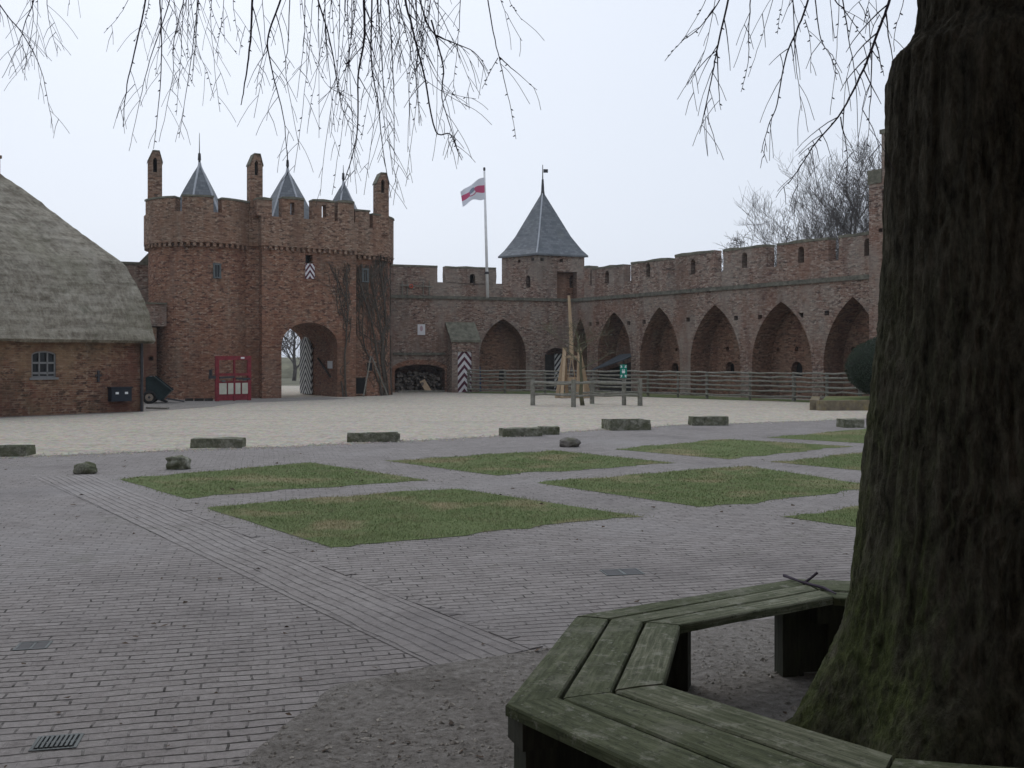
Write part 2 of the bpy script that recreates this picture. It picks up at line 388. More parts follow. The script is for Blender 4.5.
def dirtmat():
    k = N('damp_earth', .95, .12); p = k.pos(); a = k.noise(p, 22, 6, .8); b = k.noise(p, 1.3, 5)
    col = k.ramp(a, [(.32, (.11, .1, .088)), (.46, (.25, .23, .208)), (.6, (.34, .318, .292)), (.76, (.52, .495, .46))])
    col = k.mix(k.math('MULTIPLY', k.g(b, .54, .68), .45), col, (.12, .108, .093))
    return k.out(col, k.bump(a, .035, 1))
MT['dirt'] = dirtmat()
def lawnmat():
    k = N('lawn_soil_and_moss', .95, .1); p = k.pos(); a = k.noise(p, 14, 6, .75); b = k.noise(p, .8, 4)
    col = k.ramp(a, [(.3, (.085, .115, .045)), (.6, (.15, .185, .078)), (.8, (.24, .235, .125))])
    col = k.mix(k.g(b, .52, .7), col, (.28, .23, .14))
    return k.out(col, k.bump(a, .03))
MT['lawn'] = lawnmat()
def grassmat():
    k = N('winter_grass', .75, .25); p = k.pos(); a = k.noise(p, 25, 3, .7); b = k.noise(p, .8, 4); c = k.noise(p, 3, 4)
    col = k.ramp(a, [(.3, (.135, .195, .075)), (.55, (.21, .28, .115)), (.75, (.3, .345, .165))])
    col = k.mix(k.math('MULTIPLY', k.g(b, .5, .68), .8), col, (.38, .3, .18))
    col = k.mix(k.math('MULTIPLY', k.g(c, .42, .64), .75), col, (.33, .3, .175))
    return k.out(col)
MT['grass'] = grassmat()
MT['field'] = flatmat('rough_winter_field', (.15, .145, .1), .95, .5, .6, .05)
MT['stone'] = woodmat('mossy_sandstone', [(.3, (.075, .078, .052)), (.5, (.2, .2, .15)), (.7, (.42, .41, .35))], (1, 1, 1), 7, .05,
    [(2.5, .44, .6, .75, (.085, .095, .045)), (9, .52, .66, .6, (.035, .038, .026))], .95, uv=False)
MT['boulder'] = woodmat('grey_boulder', [(.25, (.1, .09, .08)), (.5, (.17, .155, .14)), (.8, (.26, .24, .22))], (1, 1, 1), 5, .03,
    [(3, .52, .68, .6, (.11, .12, .06))], .95, uv=False)
MT['planter'] = woodmat('lichened_low_wall', [(.25, (.1, .085, .06)), (.5, (.19, .16, .11)), (.8, (.3, .26, .17))], (1, 1, 1), 3.5, .03,
    [(2.2, .5, .64, .7, (.26, .21, .08)), (3, .55, .7, .6, (.09, .07, .055))], .95, uv=False)
def barkmat():
    k = N('dark_furrowed_bark', .95, .1); p = k.pos()
    f = k.noise(k.mapv(p, (1, 1, .22)), 17, 7, .72, .5); f2 = k.noise(k.mapv(p, (1, 1, .5)), 50, 4, .7)
    a = k.math('ADD', k.math('MULTIPLY', f, .7), k.math('MULTIPLY', f2, .3))
    col = k.ramp(a, [(.36, (.014, .013, .01)), (.5, (.068, .063, .047)), (.62, (.125, .115, .088)), (.78, (.21, .195, .155))])
    sx = k.n('ShaderNodeSeparateXYZ'); k.l(p, sx.inputs[0])
    geo = k.n('ShaderNodeNewGeometry'); sn = k.n('ShaderNodeSeparateXYZ'); k.l(geo.outputs['Normal'], sn.inputs[0])
    west = k.g(k.math('ADD', k.math('MULTIPLY', sn.outputs[0], -.9), k.math('MULTIPLY', sn.outputs[1], .35)), .2, .9)
    low = k.math('SUBTRACT', 1.0, k.g(k.math('MULTIPLY', sx.outputs[2], .4), .35, .95))
    base = k.math('SUBTRACT', 1.0, k.g(k.math('MULTIPLY', sx.outputs[2], 1.0), .2, .85))
    ms = k.g(k.noise(p, 3.2, 6, .7), .4, .62)
    moss = k.math('MINIMUM', k.math('MULTIPLY', k.math('ADD', k.math('MULTIPLY', west, low), k.math('MULTIPLY', base, .4)), k.math('ADD', k.math('MULTIPLY', ms, .8), .12)), .85)
    col = k.mix(moss, col, k.ramp(f2, [(.3, (.032, .042, .014)), (.7, (.1, .122, .04))]))
    return k.out(col, k.bump(a, .05, 1))
MT['bark'] = barkmat()
MT['twig'] = flatmat('purple_brown_twigs', (.07, .055, .078), .8, .35, 9)
MT['farbark'] = flatmat('grey_winter_branches', (.11, .098, .092), .9, .3, 3)
MT['youngbark'] = flatmat('olive_young_bark', (.12, .115, .07), .9, .3, 6)
MT['vine'] = flatmat('grey_brown_vine_stems', (.088, .073, .058), .9, .4, 7)
MT['yew'] = flatmat('dark_yew_leaves', (.022, .042, .02), .7, .45, 14)
MT['yewcore'] = flatmat('yew_shaded_core', (.01, .016, .008), .9, .3, 8)  # dark core colour stands in for shade inside the bush
MT['leaf'] = flatmat('dead_brown_leaves', (.07, .045, .028), .8, .6, 12)
MT['chips'] = flatmat('pale_wood_chips', (.3, .275, .24), .9, .6, 25)
def flagmat():
    k = N('flag_cloth', .8); uv = k.uv(); sx = k.n('ShaderNodeSeparateXYZ'); k.l(uv, sx.inputs[0]); u, v = sx.outputs[0], sx.outputs[1]
    band = k.math('MULTIPLY', k.math('GREATER_THAN', v, .34), k.math('LESS_THAN', v, .68))
    col = k.mix(band, (.72, .73, .78), (.56, .1, .2))
    def ell(cu, cv, ru, rv):
        a = k.math('POWER', k.math('DIVIDE', k.math('SUBTRACT', u, cu), ru), 2); b = k.math('POWER', k.math('DIVIDE', k.math('SUBTRACT', v, cv), rv), 2)
        return k.math('LESS_THAN', k.math('ADD', a, b), 1)
    col = k.mix(ell(.52, .38, .14, .15), col, (.5, .08, .17))
    col = k.mix(ell(.52, .42, .12, .13), col, (.74, .74, .78))
    col = k.mix(ell(.54, .62, .11, .16), col, (.24, .26, .33))
    m = k.out(col); return m
MT['flag'] = flagmat()
def plaquemat():
    k = N('white_plaque', .5); uv = k.uv(); sx = k.n('ShaderNodeSeparateXYZ'); k.l(uv, sx.inputs[0])
    a = k.math('POWER', k.math('DIVIDE', k.math('SUBTRACT', sx.outputs[0], .5), .2), 2); b = k.math('POWER', k.math('DIVIDE', k.math('SUBTRACT', sx.outputs[1], .6), .26), 2)
    return k.out(k.mix(k.math('LESS_THAN', k.math('ADD', a, b), 1), (.62, .61, .62), (.42, .3, .33)))
MT['plaque'] = plaquemat()

# ================================================================== GROUND
def sheet(name, pts, z, mat, rot=0.0, kind='structure'):
    m = M(); lists = [[V((p[0], p[1], 0)) for p in pts]]; tr = tessellate_polygon(lists)
    P = [V((p[0], p[1], z)) for p in pts]; c, s = cos(rot), sin(rot)
    fs = []; uv = []
    for t in tr:
        a, b, d = (P[i] for i in t); t = tuple(t) if (b - a).cross(d - a).z > 0 else tuple(reversed(t))
        fs.append(t); uv.append([(P[i].x * c + P[i].y * s, -P[i].x * s + P[i].y * c) for i in t])
    m.add(P, fs, uv); o = m.build(name, mat); o['kind'] = kind; return o
sheet('ground', [(-500, -300), (500, -300), (500, 700), (-500, 700)], 0, MT['field'])
gl = [gr(x, y) for x, y in ((31, 457), (189, 450), (300, 446), (400, 441.5), (499, 437), (602, 430), (688, 425), (817, 421))]
edge = [V((-15, 13.2, 0)), V((-11.5, 15.6, 0))] + gl + [V((12.5, 30.5, 0)), V((16, 33, 0))]
edge2 = []
for a_, b_ in zip(edge, edge[1:]):
    for k in range(12):
        p = a_.lerp(b_, k / 12); edge2.append(p + V((0, noise.noise(V((p.x * 1.3, p.y, 3))) * .22 + noise.noise(V((p.x * 5, p.y, 7))) * .08, 0)))
edge2.append(edge[-1])
yard = [(p.x, p.y) for p in edge2] + [(22, 38), (14, 46), (5, 58), (-9, 58), (-13, 50), (-20, 46), (-26, 30)]
sheet('gravel_yard', yard, .010, MT['gravel'])
sheet('earth_verge', [(-17.5, 26.6), (-15.5, 28.4), (-12.2, 32.2), (-10.8, 36), (-10.7, 39.2), (-7, 43.5), (-8.5, 45.5), (-11.5, 43.8), (-17, 42), (-22, 30)], .014, MT['dirt'])
pave = [(p.x, p.y + .25) for p in edge] + [(16, -8), (-15, -8)]
sheet('paving', pave, .006, MT['paving'], radians(14))
m = M()
for _ in range(2600):
    i = R.randrange(len(edge2) - 1); q = edge2[i].lerp(edge2[i + 1], R.random()); x, y = q.x, q.y + R.gauss(-.05, .22); s_ = R.uniform(.01, .03); a = R.uniform(0, 6.28); c_, d_ = cos(a) * s_, sin(a) * s_
    m.add([(x + c_, y + d_, .008), (x - d_, y + c_, .008), (x - c_, y - d_, .008), (x + d_, y - c_, .008), (x, y, .008 + s_ * .8)], [(0, 1, 4), (1, 2, 4), (2, 3, 4), (3, 0, 4)])
o = m.build('gravel_stones', MT['gravel']); o['kind'] = 'stuff'; tag(o, 'loose pale gravel stones strewn along the edge of the paving', 'gravel')
# worn strip of lengthwise bricks running beside the lawns
sb = [gr(525, 649), gr(165, 505), gr(98, 478)]
sdir = (sb[1] - sb[0]).normalized(); sn_ = V((-sdir.y, sdir.x, 0))
if sn_.x > 0: sn_ = -sn_
bl = [sb[0] - sdir * .05 + sn_ * 0, sb[1], sb[2] + sdir * .5]
sheet('paving_strip', [(p.x, p.y) for p in (bl[0], bl[1], bl[2], bl[2] + sn_ * .75, bl[1] + sn_ * .68, bl[0] + sn_ * .62)], .010, MT['paving_strip'], atan2(sdir.y, sdir.x))
# raised edge course of the strip
m = M(); q = bl[0]; L = (bl[1] - bl[0]).length; t = 0
while t < L - .3:
    l = R.uniform(.2, .24)
    if True:
        m.box(bl[0] + sdir * (t + l / 2) - sn_ * .05 + V((0, 0, -.02)), (sdir + sn_ * R.uniform(-.02, .02)).normalized(), sn_, UP, l - .008, .095, .034 + R.uniform(-.003, .004))
    t += l
m.build('paving_edge_course', MT['paving'])['kind'] = 'structure'
# earth under the bench and tree
patch = [(-1.08, 1.4), (-1.16, 3.0), (-1.13, 4.17), (-1.02, 4.8), (-.9, 5.2), (-.4, 5.55), (.22, 5.86), (1.0, 6.22), (1.75, 6.56), (3.2, 6.4), (4.6, 5.4), (5.2, 3.9), (4.8, 1.9), (3.4, .6), (1.4, .2), (-.3, .5)]
ppts = []
for i in range(len(patch)):
    a, b = V(patch[i]), V(patch[(i + 1) % len(patch)])
    for k in range(6):
        p = a.lerp(b, k / 6); w = noise.noise(V((p.x * 3, p.y * 3, 5))) * .07; ppts.append((p.x + w, p.y + w * .6))
sheet('earth_patch', ppts, .012, MT['dirt'])
m = M()
def inside(p, poly):
    c = False; j = len(poly) - 1
    for i in range(len(poly)):
        (xi, yi), (xj, yj) = poly[i], poly[j]
        if (yi > p[1]) != (yj > p[1]) and p[0] < (xj - xi) * (p[1] - yi) / (yj - yi) + xi: c = not c
        j = i
    return c
cnt = 0
while cnt < 6500:
    x, y = R.uniform(-1.3, 4), R.uniform(2.2, 6.7)
    if not inside((x, y), ppts): continue
    if noise.noise(V((x * 1.5, y * 1.5, 2))) < R.uniform(-.6, .5): continue
    s = R.uniform(.004, .013) if R.random() < .93 else R.uniform(.014, .026); a = R.uniform(0, pi); h = s * R.uniform(.2, .7)
    c_, s_ = cos(a) * s, sin(a) * s; e = R.uniform(.35, 1)
    m.add([(x + c_, y + s_, .014), (x - s_ * e, y + c_ * e, .014), (x - c_, y - s_, .014), (x + s_ * e, y - c_ * e, .014), (x + R.uniform(-.3, .3) * s, y, .014 + h)],
          [(0, 1, 4), (1, 2, 4), (2, 3, 4), (3, 0, 4)]); cnt += 1
o = m.build('wood_chips', MT['chips']); o['kind'] = 'stuff'; tag(o, 'pale wood chips and grit strewn over the earth round the tree', 'wood chips')
# ---- lawns
def GP(*pts): return [(gr(x, y).x, gr(x, y).y) for x, y in pts]
u_ = V((.845, .535)); 
lawns = [GP((119.6, 480), (183, 498.5), (426, 480.5), (310, 463)), GP((204, 508), (333, 548.8), (635, 516.5), (456, 489)),
         GP((388, 461.4), (496, 476), (674.7, 463.5), (552, 450.7)),
         GP((537, 483.6), (702.5, 508)) + [(5.0, 13.3), (3.7, 16.0)],
         GP((613, 449.6), (726, 459.5), (852, 446.8), (726, 439.5)),
         GP((771, 462.3)) + [(5.9, 14.6), (9.0, 16.6), (7.3, 19.0)], GP((767, 437.9)) + [(7.9, 19.6), (11, 22), (9.0, 24.9)],
         GP((784.6, 517.7)) + [(3.9, 9.6), (6.0, 10.9), (5.0, 12.2)]]
for i, L in enumerate(lawns): 
    pts = []
    for j in range(4):
        a, b = V(L[j]), V(L[(j + 1) % 4])
        for k in range(24):
            p = a.lerp(b, k / 24); w = (noise.noise(V((p.x * 1.6, p.y * 1.6, 1))) * .12 + noise.noise(V((p.x * 5, p.y * 5, 1))) * .07); pts.append((p.x + w, p.y - w))
    lawns[i] = pts; sheet('lawn', pts, .0105, MT['lawn'])
m = M(); vs, fs = [], []
for L in lawns:
    xs = [p[0] for p in L]; ys = [p[1] for p in L]; x0, x1, y0, y1 = min(xs) - .15, max(xs) + .15, min(ys) - .15, max(ys) + .15
    my = (y0 + y1) / 2; dens = 2600 if my < 13 else (1700 if my < 17 else 1000); wd = .5 * (.006 if my < 13 else .009)
    for _ in range(int((x1 - x0) * (y1 - y0) * dens)):
        x, y = R.uniform(x0, x1), R.uniform(y0, y1)
        if not inside((x + R.gauss(0, .075), y + R.gauss(0, .075)), L): continue
        dry = noise.noise(V((x * .9, y * .9, 4)))
        if dry > .3 and R.random() < .5: continue
        h = R.uniform(.01, .028) * (1 + .5 * noise.noise(V((x * 3, y * 3, 0)))); a = R.uniform(0, 2 * pi); lx, ly = R.gauss(0, .45) * h, R.gauss(0, .45) * h
        b = len(vs); vs += [(x - wd * cos(a), y - wd * sin(a), .009), (x + wd * cos(a), y + wd * sin(a), .009), (x + lx, y + ly, .009 + h)]; fs.append((b, b + 1, b + 2))
m.v = vs; m.f = fs; m.uv = [None] * len(fs)
o = m.build('grass', MT['grass']); o['kind'] = 'stuff'; tag(o, 'short patchy winter grass on the lawn squares between brick paths', 'grass')
# ---- leaf litter
m = M()
def leaf(x, y, z, s):
    a = R.uniform(0, 2 * pi); c, d = cos(a), sin(a); e = R.uniform(.4, .7)
    m.add([(x + c * s, y + d * s, z + R.uniform(.0, .5) * s), (x - d * s * e, y + c * s * e, z + R.uniform(0, .3) * s), (x - c * s, y - d * s, z + R.uniform(0, .4) * s), (x + d * s * e, y - c * s * e, z + R.uniform(0, .8) * s)], [(0, 1, 2), (0, 2, 3)])
for _ in range(220):
    px, py = R.uniform(-60, 900), 455 + 330 * R.random() ** 1.5; p = gr(px, py); leaf(p.x, p.y, .02 if py < 560 else .014, R.uniform(.006, .016) * (1 + p.y / 7))
o = m.build('leaf_litter', MT['leaf']); o['kind'] = 'stuff'; tag(o, 'dead leaves scattered over the paving and lawns', 'leaves')

# ================================================================== CASTLE WALLS
FW = Plane((-9.2, 50.9), (3.35, 55.2)); CORN = V((3.35, 55.2, 0))
RW = Plane((3.35, 55.2), (14.6, 38.76))
ZS = 4.95      # string course height
PUT = .16
# ---------- front wall
fw = thing('castle_wall', 'brick castle wall behind the flagpole, with wood store, sentry buttress and one pointed niche', 'castle wall', (FW.p(6, 0)))
def A(pl, x0, x1, ys, ya): # arch from pixels
    a, b = pl.s_at(x0), pl.s_at(x1); c = (x0 + x1) / 2
    return arch(a, b, pl.sz(c, ys)[1], pl.sz(c, ya)[1], 0)
store = A(FW, 394.6, 445, 371, 364.5); niche = A(FW, 479.5, 526, 356, 319); low = A(FW, 545, 567.5, 356, 348)
slot = rect(*(FW.s_at(475), FW.s_at(479)), .2, .25)
out = [(0, 0)] + store + niche + low + [(FW.L, 0), (FW.L, ZS + .12), (0, ZS + .12)]
body = M(); body.poly(FW, out); body.sweep(FW, [(0, ZS + .12), (FW.L, ZS + .12)], 0, -2.4); body.sweep(FW, [(0, 0), (0, ZS + .12)], 0, -2.4)
body.poly(FW, rect(0, FW.L, 0, ZS + .12), -2.4)
body.build('wall_body', MT['brick_wall'], fw)
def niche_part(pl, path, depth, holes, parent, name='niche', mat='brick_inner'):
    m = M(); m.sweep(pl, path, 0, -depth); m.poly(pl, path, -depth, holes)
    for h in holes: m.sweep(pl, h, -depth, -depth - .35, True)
    ob = m.build(name, MT[mat], parent)
    if holes:
        k = M()
        for h in holes: k.poly(pl, h, -depth - .35)
        k.build('loophole', MT['black'], ob)  # black face painted for the dark inside the loophole
    return ob
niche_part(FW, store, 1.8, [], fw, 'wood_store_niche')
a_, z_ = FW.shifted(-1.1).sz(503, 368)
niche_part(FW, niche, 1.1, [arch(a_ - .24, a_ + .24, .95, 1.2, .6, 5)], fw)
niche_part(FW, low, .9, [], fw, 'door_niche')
m = M(); d0, d1 = FW.s_at(546), FW.s_at(567); dm = (d0 + d1) / 2
m.slab(FW, rect(dm + .1, d1 - .06, .02, 2.05), -.55, .06); m.uv = [[(.0, 0), (.5, 0), (.5, 2), (0, 2)] if u and len(u) == 4 else ([( (q[0] - dm) / (d1 - dm) * .5, q[1]) for q in u] if u else None) for u in m.uv]
m.build('door', MT['chev_black'], fw, label='black and white striped door leaf')
m = M(); m.slab(FW, rect(d0 + .06, dm + .08, .02, 2.0), -.6, .06); m.build('door', MT['darkwood'], fw, label='dark board door leaf')
# string course and parapet
m = M(); m.slab(FW, rect(0, FW.L - .06, ZS - .03, ZS + .13), .09, .14); m.build('string_course', MT['string'], fw)
zc = FW.sz(460, 282.7)[1]
fe = FW.s_at(503)
m = M(); m.slab(FW, [(0, ZS + .13), (fe, ZS + .13), (fe, zc), (0, zc)], .003, .55); m.build('parapet', MT['brick_wall'], fw)
def merlon(pl, x0, x1, yt, holes, parent, mat='brick_wall', th=.55, zb=None, s0=None, s1=None):
    a = pl.s_at(x0) if s0 is None else s0; b = pl.s_at(x1) if s1 is None else s1; z1 = pl.sz((x0 + x1) / 2, yt)[1]
    zb = zc if zb is None else zb; j = lambda: R.uniform(-.035, .035)
    top = []; n = 7
    for i in range(n + 1): top.append((b + (a - b) * i / n, z1 + j()))
    outl = [(a, zb), (b, zb), (b + j(), (zb + z1) / 2)] + top + [(a + j(), (zb + z1) / 2)]
    m = M(); m.slab(pl, outl, .003, th, holes, .4); ob = m.build('merlon', MT[mat], parent)
    c = M(); cz = [(a - .0, z1 - .05), (b + .0, z1 - .05), (b + .0, z1 + .05)] + [(b + (a - b) * i / 5, z1 + .065 + j()) for i in range(1, 5)] + [(a - .0, z1 + .05)]
    c.slab(pl, cz, .03, th + .05); c.build('coping', MT['cap'], ob)
    for h in holes:
        k = M(); k.poly(pl, h, -.39); k.build('loophole', MT['black'], ob)  # black face in place of the unlit slot
    return ob
merlon(FW, 396, 437.5, 266, [], fw, s0=.2)
merlon(FW, 445.5, 496, 267.7, [loophole(FW, 472.5, 279.5, .3, .62)], fw)
# arched ledge over the wood store
m = M(); m.slab(FW, rect(FW.s_at(393), FW.s_at(445), FW.sz(420, 354)[1] - .05, FW.sz(420, 354)[1] + .07), .1, .1); m.build('ledge', MT['string'], fw)
m = M(); st2 = A(FW, 392, 447.6, 369, 359.5); m.poly(FW, st2 + list(reversed(store)), .035); m.sweep(FW, st2, .035, 0); m.sweep(FW, store, .035, 0); m.build('brick_arch', MT['brick_gate'], fw)
m = M(); nm = A(FW, 477.5, 528.2, 355, 315); m.poly(FW, nm[1:-1] + list(reversed(niche[1:-1])), .02); m.sweep(FW, nm, .02, 0); m.build('arch_ring', MT['brick_wall'], fw)
# sentry buttress with chevron door
dp = 1.05; s0, s1 = FW.shifted(dp).s_at(452), FW.shifted(dp).s_at(479); zf = 2.62; zb_ = FW.sz(462, 325)[1]
m = M()
fr = [FW.p(s0, 0, dp), FW.p(s1, 0, dp), FW.p(s1, zf, dp), FW.p(s0, zf, dp)]; bk = [FW.p(s0, 0, -.02), FW.p(s1, 0, -.02), FW.p(s1, zb_, -.02), FW.p(s0, zb_, -.02)]
da, db = FW.shifted(dp).s_at(457.8), FW.shifted(dp).s_at(472); dt = zat(351.5, 51.6)
m.poly(FW, [(s0, 0), (da, 0), (da, dt), (db, dt), (db, 0), (s1, 0), (s1, zf), (s0, zf)], dp)
m.sweep(FW, [(da, 0), (da, dt), (db, dt), (db, 0)], dp, dp - .35)
m.quad(fr[0], fr[3], bk[3], bk[0]); m.quad(fr[1], bk[1], bk[2], fr[2])
bt = m.build('buttress', MT['brick_wall'], fw)
m = M(); e = .08; t0 = [FW.p(s0 - e, zf + .0, dp + e), FW.p(s1 + e, zf, dp + e), FW.p(s1 + e, zb_ + .03, -.0), FW.p(s0 - e, zb_ + .03, 0)]
t1 = [p + V((0, 0, .12)) for p in t0]; m.add(t0 + t1, [(0, 1, 2, 3), (4, 5, 6, 7), (0, 1, 5, 4), (1, 2, 6, 5), (3, 0, 4, 7), (2, 3, 7, 6)]); m.build('sloped_cap', MT['cap'], bt)
m = M(); w_ = db - da; m.quad(FW.p(da, .02, dp - .1), FW.p(db, .02, dp - .1), FW.p(db, dt, dp - .1), FW.p(da, dt, dp - .1), [(0, 0), (1, 0), (1, dt), (0, dt)])
m.build('door', MT['chev_red'], bt)
# small things fixed to the front wall
m = M(); a, z = FW.sz(421.2, 329.6); m.quad(*[FW.p(a + x * .2, z + y * .28, .05) for x, y in ((-1, -1), (1, -1), (1, 1), (-1, 1))], [(0, 0), (1, 0), (1, 1), (0, 1)]); m.sweep(FW, rect(a - .2, a + .2, z - .28, z + .28), .05, .0, True)
tag(m.build('plaque', MT['plaque']), 'small white plaque with a faded emblem on the brick wall above the wood store', 'plaque')
WALK = FW.shifted(.1)
t = thing('wall_bracket_frame', 'weathered wooden rack fixed to the parapet above the wood store', 'wooden rack', FW.p(FW.s_at(410), ZS + .13, .1))
for px in (402, 407, 423, 429):
    m = M(); a = FW.s_at(px); m.bar(FW.p(a, ZS + .14, .06), FW.p(a, FW.sz(px, 281)[1], .06), .05, .05); m.build('upright', MT['fence'], t)
m = M(); m.bar(FW.p(FW.s_at(400), 5.6, .1), FW.p(FW.s_at(432), 5.55, .1), .05, .05); m.build('rail', MT['fence'], t)
m = M(); a, z = FW.sz(410.6, 286.4); C_ = FW.p(a, z, .14)
ring = []
for k in range(13): t_ = 2 * pi * k / 12; ring.append(C_ + FW.d * .085 * cos(t_) + UP * .085 * sin(t_))
m.tube(ring, .03, 6); tag(m.build('life_ring', MT['orange']), 'small orange red ring hanging on the parapet rack left of the flagpole', 'ring')
# flagpole
t = thing('flagpole', 'white flagpole standing at the castle wall with a grey ball on top', 'flagpole', at(487.5, 297, 53.2))
pt = at(484.3, 171, 53.2); pb = at(487.6, 297.5, 53.2)
m = M(); m.tube([pb, pb.lerp(pt, .5), pt], [.085, .075, .055], 10); m.build('pole', MT['white'], t, True)
m = M(); m.tube([pt + UP * -.02, pt + UP * .07, pt + UP * .16, pt + UP * .2], [.04, .065, .065, .03], 10); m.build('finial', MT['iron'], t, True)
br = at(486.9, 273, 53.2); m = M(); m.tube([br - UP * .06, br + UP * .06], .11, 10); m.bar(br, br - FW.n * .8 + FW.d * 0, .05, .05); m.build('bracket', MT['iron'], t)
# flag
m = M(); nu, nv = 20, 8; TL, BL, TR, BR = at(484.4, 177.3, 53.1), at(484.9, 198.9, 53.1), at(460.3, 192.2, 52.6), at(462.6, 206.2, 52.6)
gv = []
for i in range(nu + 1):
    for j in range(nv + 1):
        u, v = i / nu, j / nv; p = BL.lerp(BR, u).lerp(TL.lerp(TR, u), v)
        sag = .22 * sin(pi * u) * (1 if v < .5 else .6); p = p + V((0, .16 * sin(u * 7 + v * 2) * u ** .5, sag * .5 - .05 * sin(u * 9 + v * 3)))
        gv.append(p)
fs = []; uvs = []
for i in range(nu):
    for j in range(nv):
        fs.append((i * (nv + 1) + j, (i + 1) * (nv + 1) + j, (i + 1) * (nv + 1) + j + 1, i * (nv + 1) + j + 1)); uvs.append([(i / nu, j / nv), ((i + 1) / nu, j / nv), ((i + 1) / nu, (j + 1) / nv), (i / nu, (j + 1) / nv)])
m.add(gv, fs, uvs); tag(m.build('flag', MT['flag'], smooth=True), 'white flag with a red band and grey emblem flying from the pole', 'flag')
# ---------- right wall
rw = thing('castle_wall', 'long brick castle wall with a row of pointed niches receding behind the fence', 'castle wall', RW.p(8, 0))
arcs = [A(RW, 573.5, 587, 350, 318.5), A(RW, 598, 631, 355, 312), A(RW, 640, 680, 362, 307), A(RW, 690.5, 740.5, 363, 304.7), A(RW, 752, 812, 365, 301.3), A(RW, 823.5, 884, 366, 296.5)]
out = [(0, 0)]
for a in arcs: out += a
out += [(RW.L, 0), (RW.L, ZS + .12), (0, ZS + .12)]
puts = []
for px, py in ((628.6, 323), (644, 322), (688, 319.6), (736, 318), (760, 317), (801, 315), (826.7, 313), (590, 324), (597.5, 323.5)):
    a, z = RW.sz(px, py); puts.append(rect(a - .12, a + .12, z - .1, z + .1))
m = M(); m.poly(RW, out, 0, puts); m.sweep(RW, [(0, ZS + .12), (RW.L, ZS + .12)], 0, -2.4); m.poly(RW, rect(0, RW.L, 0, ZS + .12), -2.4); m.sweep(RW, [(RW.L, 0), (RW.L, ZS + .12)], 0, -2.4)
for h in puts: m.sweep(RW, h, 0, -.3, True)
ob = m.build('wall_body', MT['brick_wall'], rw)
for h in puts: k = M(); k.poly(RW, h, -.28); k.build('putlog_hole', MT['black'], ob)  # black back face gives the hole its shade
bh = {1: [(617, 366, .2)], 2: [(675, 368, .5), (661, 350, .16), (676.5, 349.5, .16)], 3: [(730, 368, .55), (727.5, 348.5, .2)], 4: [(796.8, 369, .62), (778, 349.5, .18), (796.5, 349, .2)], 5: [(853, 349, .2)]}
for i, a in enumerate(arcs):
    dep = 1.25; bp = RW.shifted(-dep); hs = []
    for (px, py, w) in bh.get(i, []):
        c, z = bp.sz(px, py); hs.append(arch(c - w / 2, c + w / 2, z, z + w * .55, z - w * .5, 4))
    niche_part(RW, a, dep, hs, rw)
    c0, c1 = a[0][0], a[-1][0]; g = .2
    mid = max(q[1] for q in a); za = a[1][1]
    g = .14; ring = arch(c0 - g, c1 + g, za - .02, mid + g * 1.6, None)
    ring2 = arch(c0, c1, za, mid, None)
    if i > 0:
        k = M(); k.poly(RW, ring + list(reversed(ring2)), .02); k.sweep(RW, ring, .02, 0); k.build('arch_ring', MT['brick_wall'], rw)
m = M(); m.slab(RW, rect(.05, RW.L, ZS - .05, ZS + .13), .09, .14); m.build('string_course', MT['string'], rw)
rs = RW.s_at(590)
zr = FW.sz(460, 282.7)[1] - .05
m = M(); m.slab(RW, rect(rs, RW.L, ZS + .13, zr), .003, .55); m.build('parapet', MT['brick_wall'], rw)
for (x0, x1, yt, hx, hy) in ((592, 623.5, 267, 607, 277.5), (631, 668.5, 261, 648, 270), (675, 714, 253.5, 693, 266.5), (723, 767, 248, 744.5, 260), (777, 828.5, 241.5, 801, 254.5), (838.5, 880, 234.5, 867.6, 247)):
    merlon(RW, x0, x1 - .0, yt, [loophole(RW, hx, hy, .32, .7)], rw, th=.48, zb=zr)
merlon(RW, 586.2, 588.2, 267, [], rw, zb=ZS + .13, s0=rs - .5, s1=rs + .02)
# stair turret at the near end, mostly hidden by the tree
TP = Plane((RW.p(RW.s_at(873), 0, .25))[:2], (RW.p(RW.s_at(873) + 3.4, 0, .25))[:2])
t = thing('stair_tower', 'tall brick tower behind the big tree trunk at the end of the castle wall', 'tower', TP.p(1.7, 0, -1))
z1, z2 = zat(173, 39.4), zat(134, 39.2); sA = TP.s_at(881.5)
m = M(); m.slab(TP, [(0, 0), (3.4, 0), (3.4, z2), (sA, z2), (sA, z1), (0, z1)], 0, 3, [rect(TP.s_at(882), TP.s_at(884), zat(206, 39.3), zat(192, 39.3)), rect(TP.s_at(880.2) - .08, TP.s_at(880.2) + .1, zat(234, 39.3), zat(230, 39.3))]); m.build('wall_body', MT['brick_wall'], t)
m = M(); m.slab(TP, rect(-.04, sA + .02, z1 - .5, z1 + .04), .05, .6); m.build('stepped_top', MT['cap'], t)
m = M(); m.slab(TP, rect(sA - .06, 3.46, z2 - .1, z2 + .06), .05, 3.1); m.build('coping', MT['cap'], t)
EW = Plane(TP.p(3.3, 0, -1)[:2], (31, 21))
t = thing('castle_wall', 'brick castle wall running on beyond the stair tower, hidden by the big trunk', 'castle wall', EW.p(8, 0))
m = M(); m.slab(EW, rect(0, EW.L, 0, ZS + .12), 0, 1.6); m.build('wall_body', MT['brick_wall'], t)
m = M(); m.slab(EW, rect(0, EW.L, ZS - .03, ZS + .13), .09, .09); m.build('string_course', MT['string'], t)
m = M(); m.slab(EW, rect(0, EW.L, ZS + .125, zr), .003, .5); m.build('parapet', MT['brick_wall'], t)
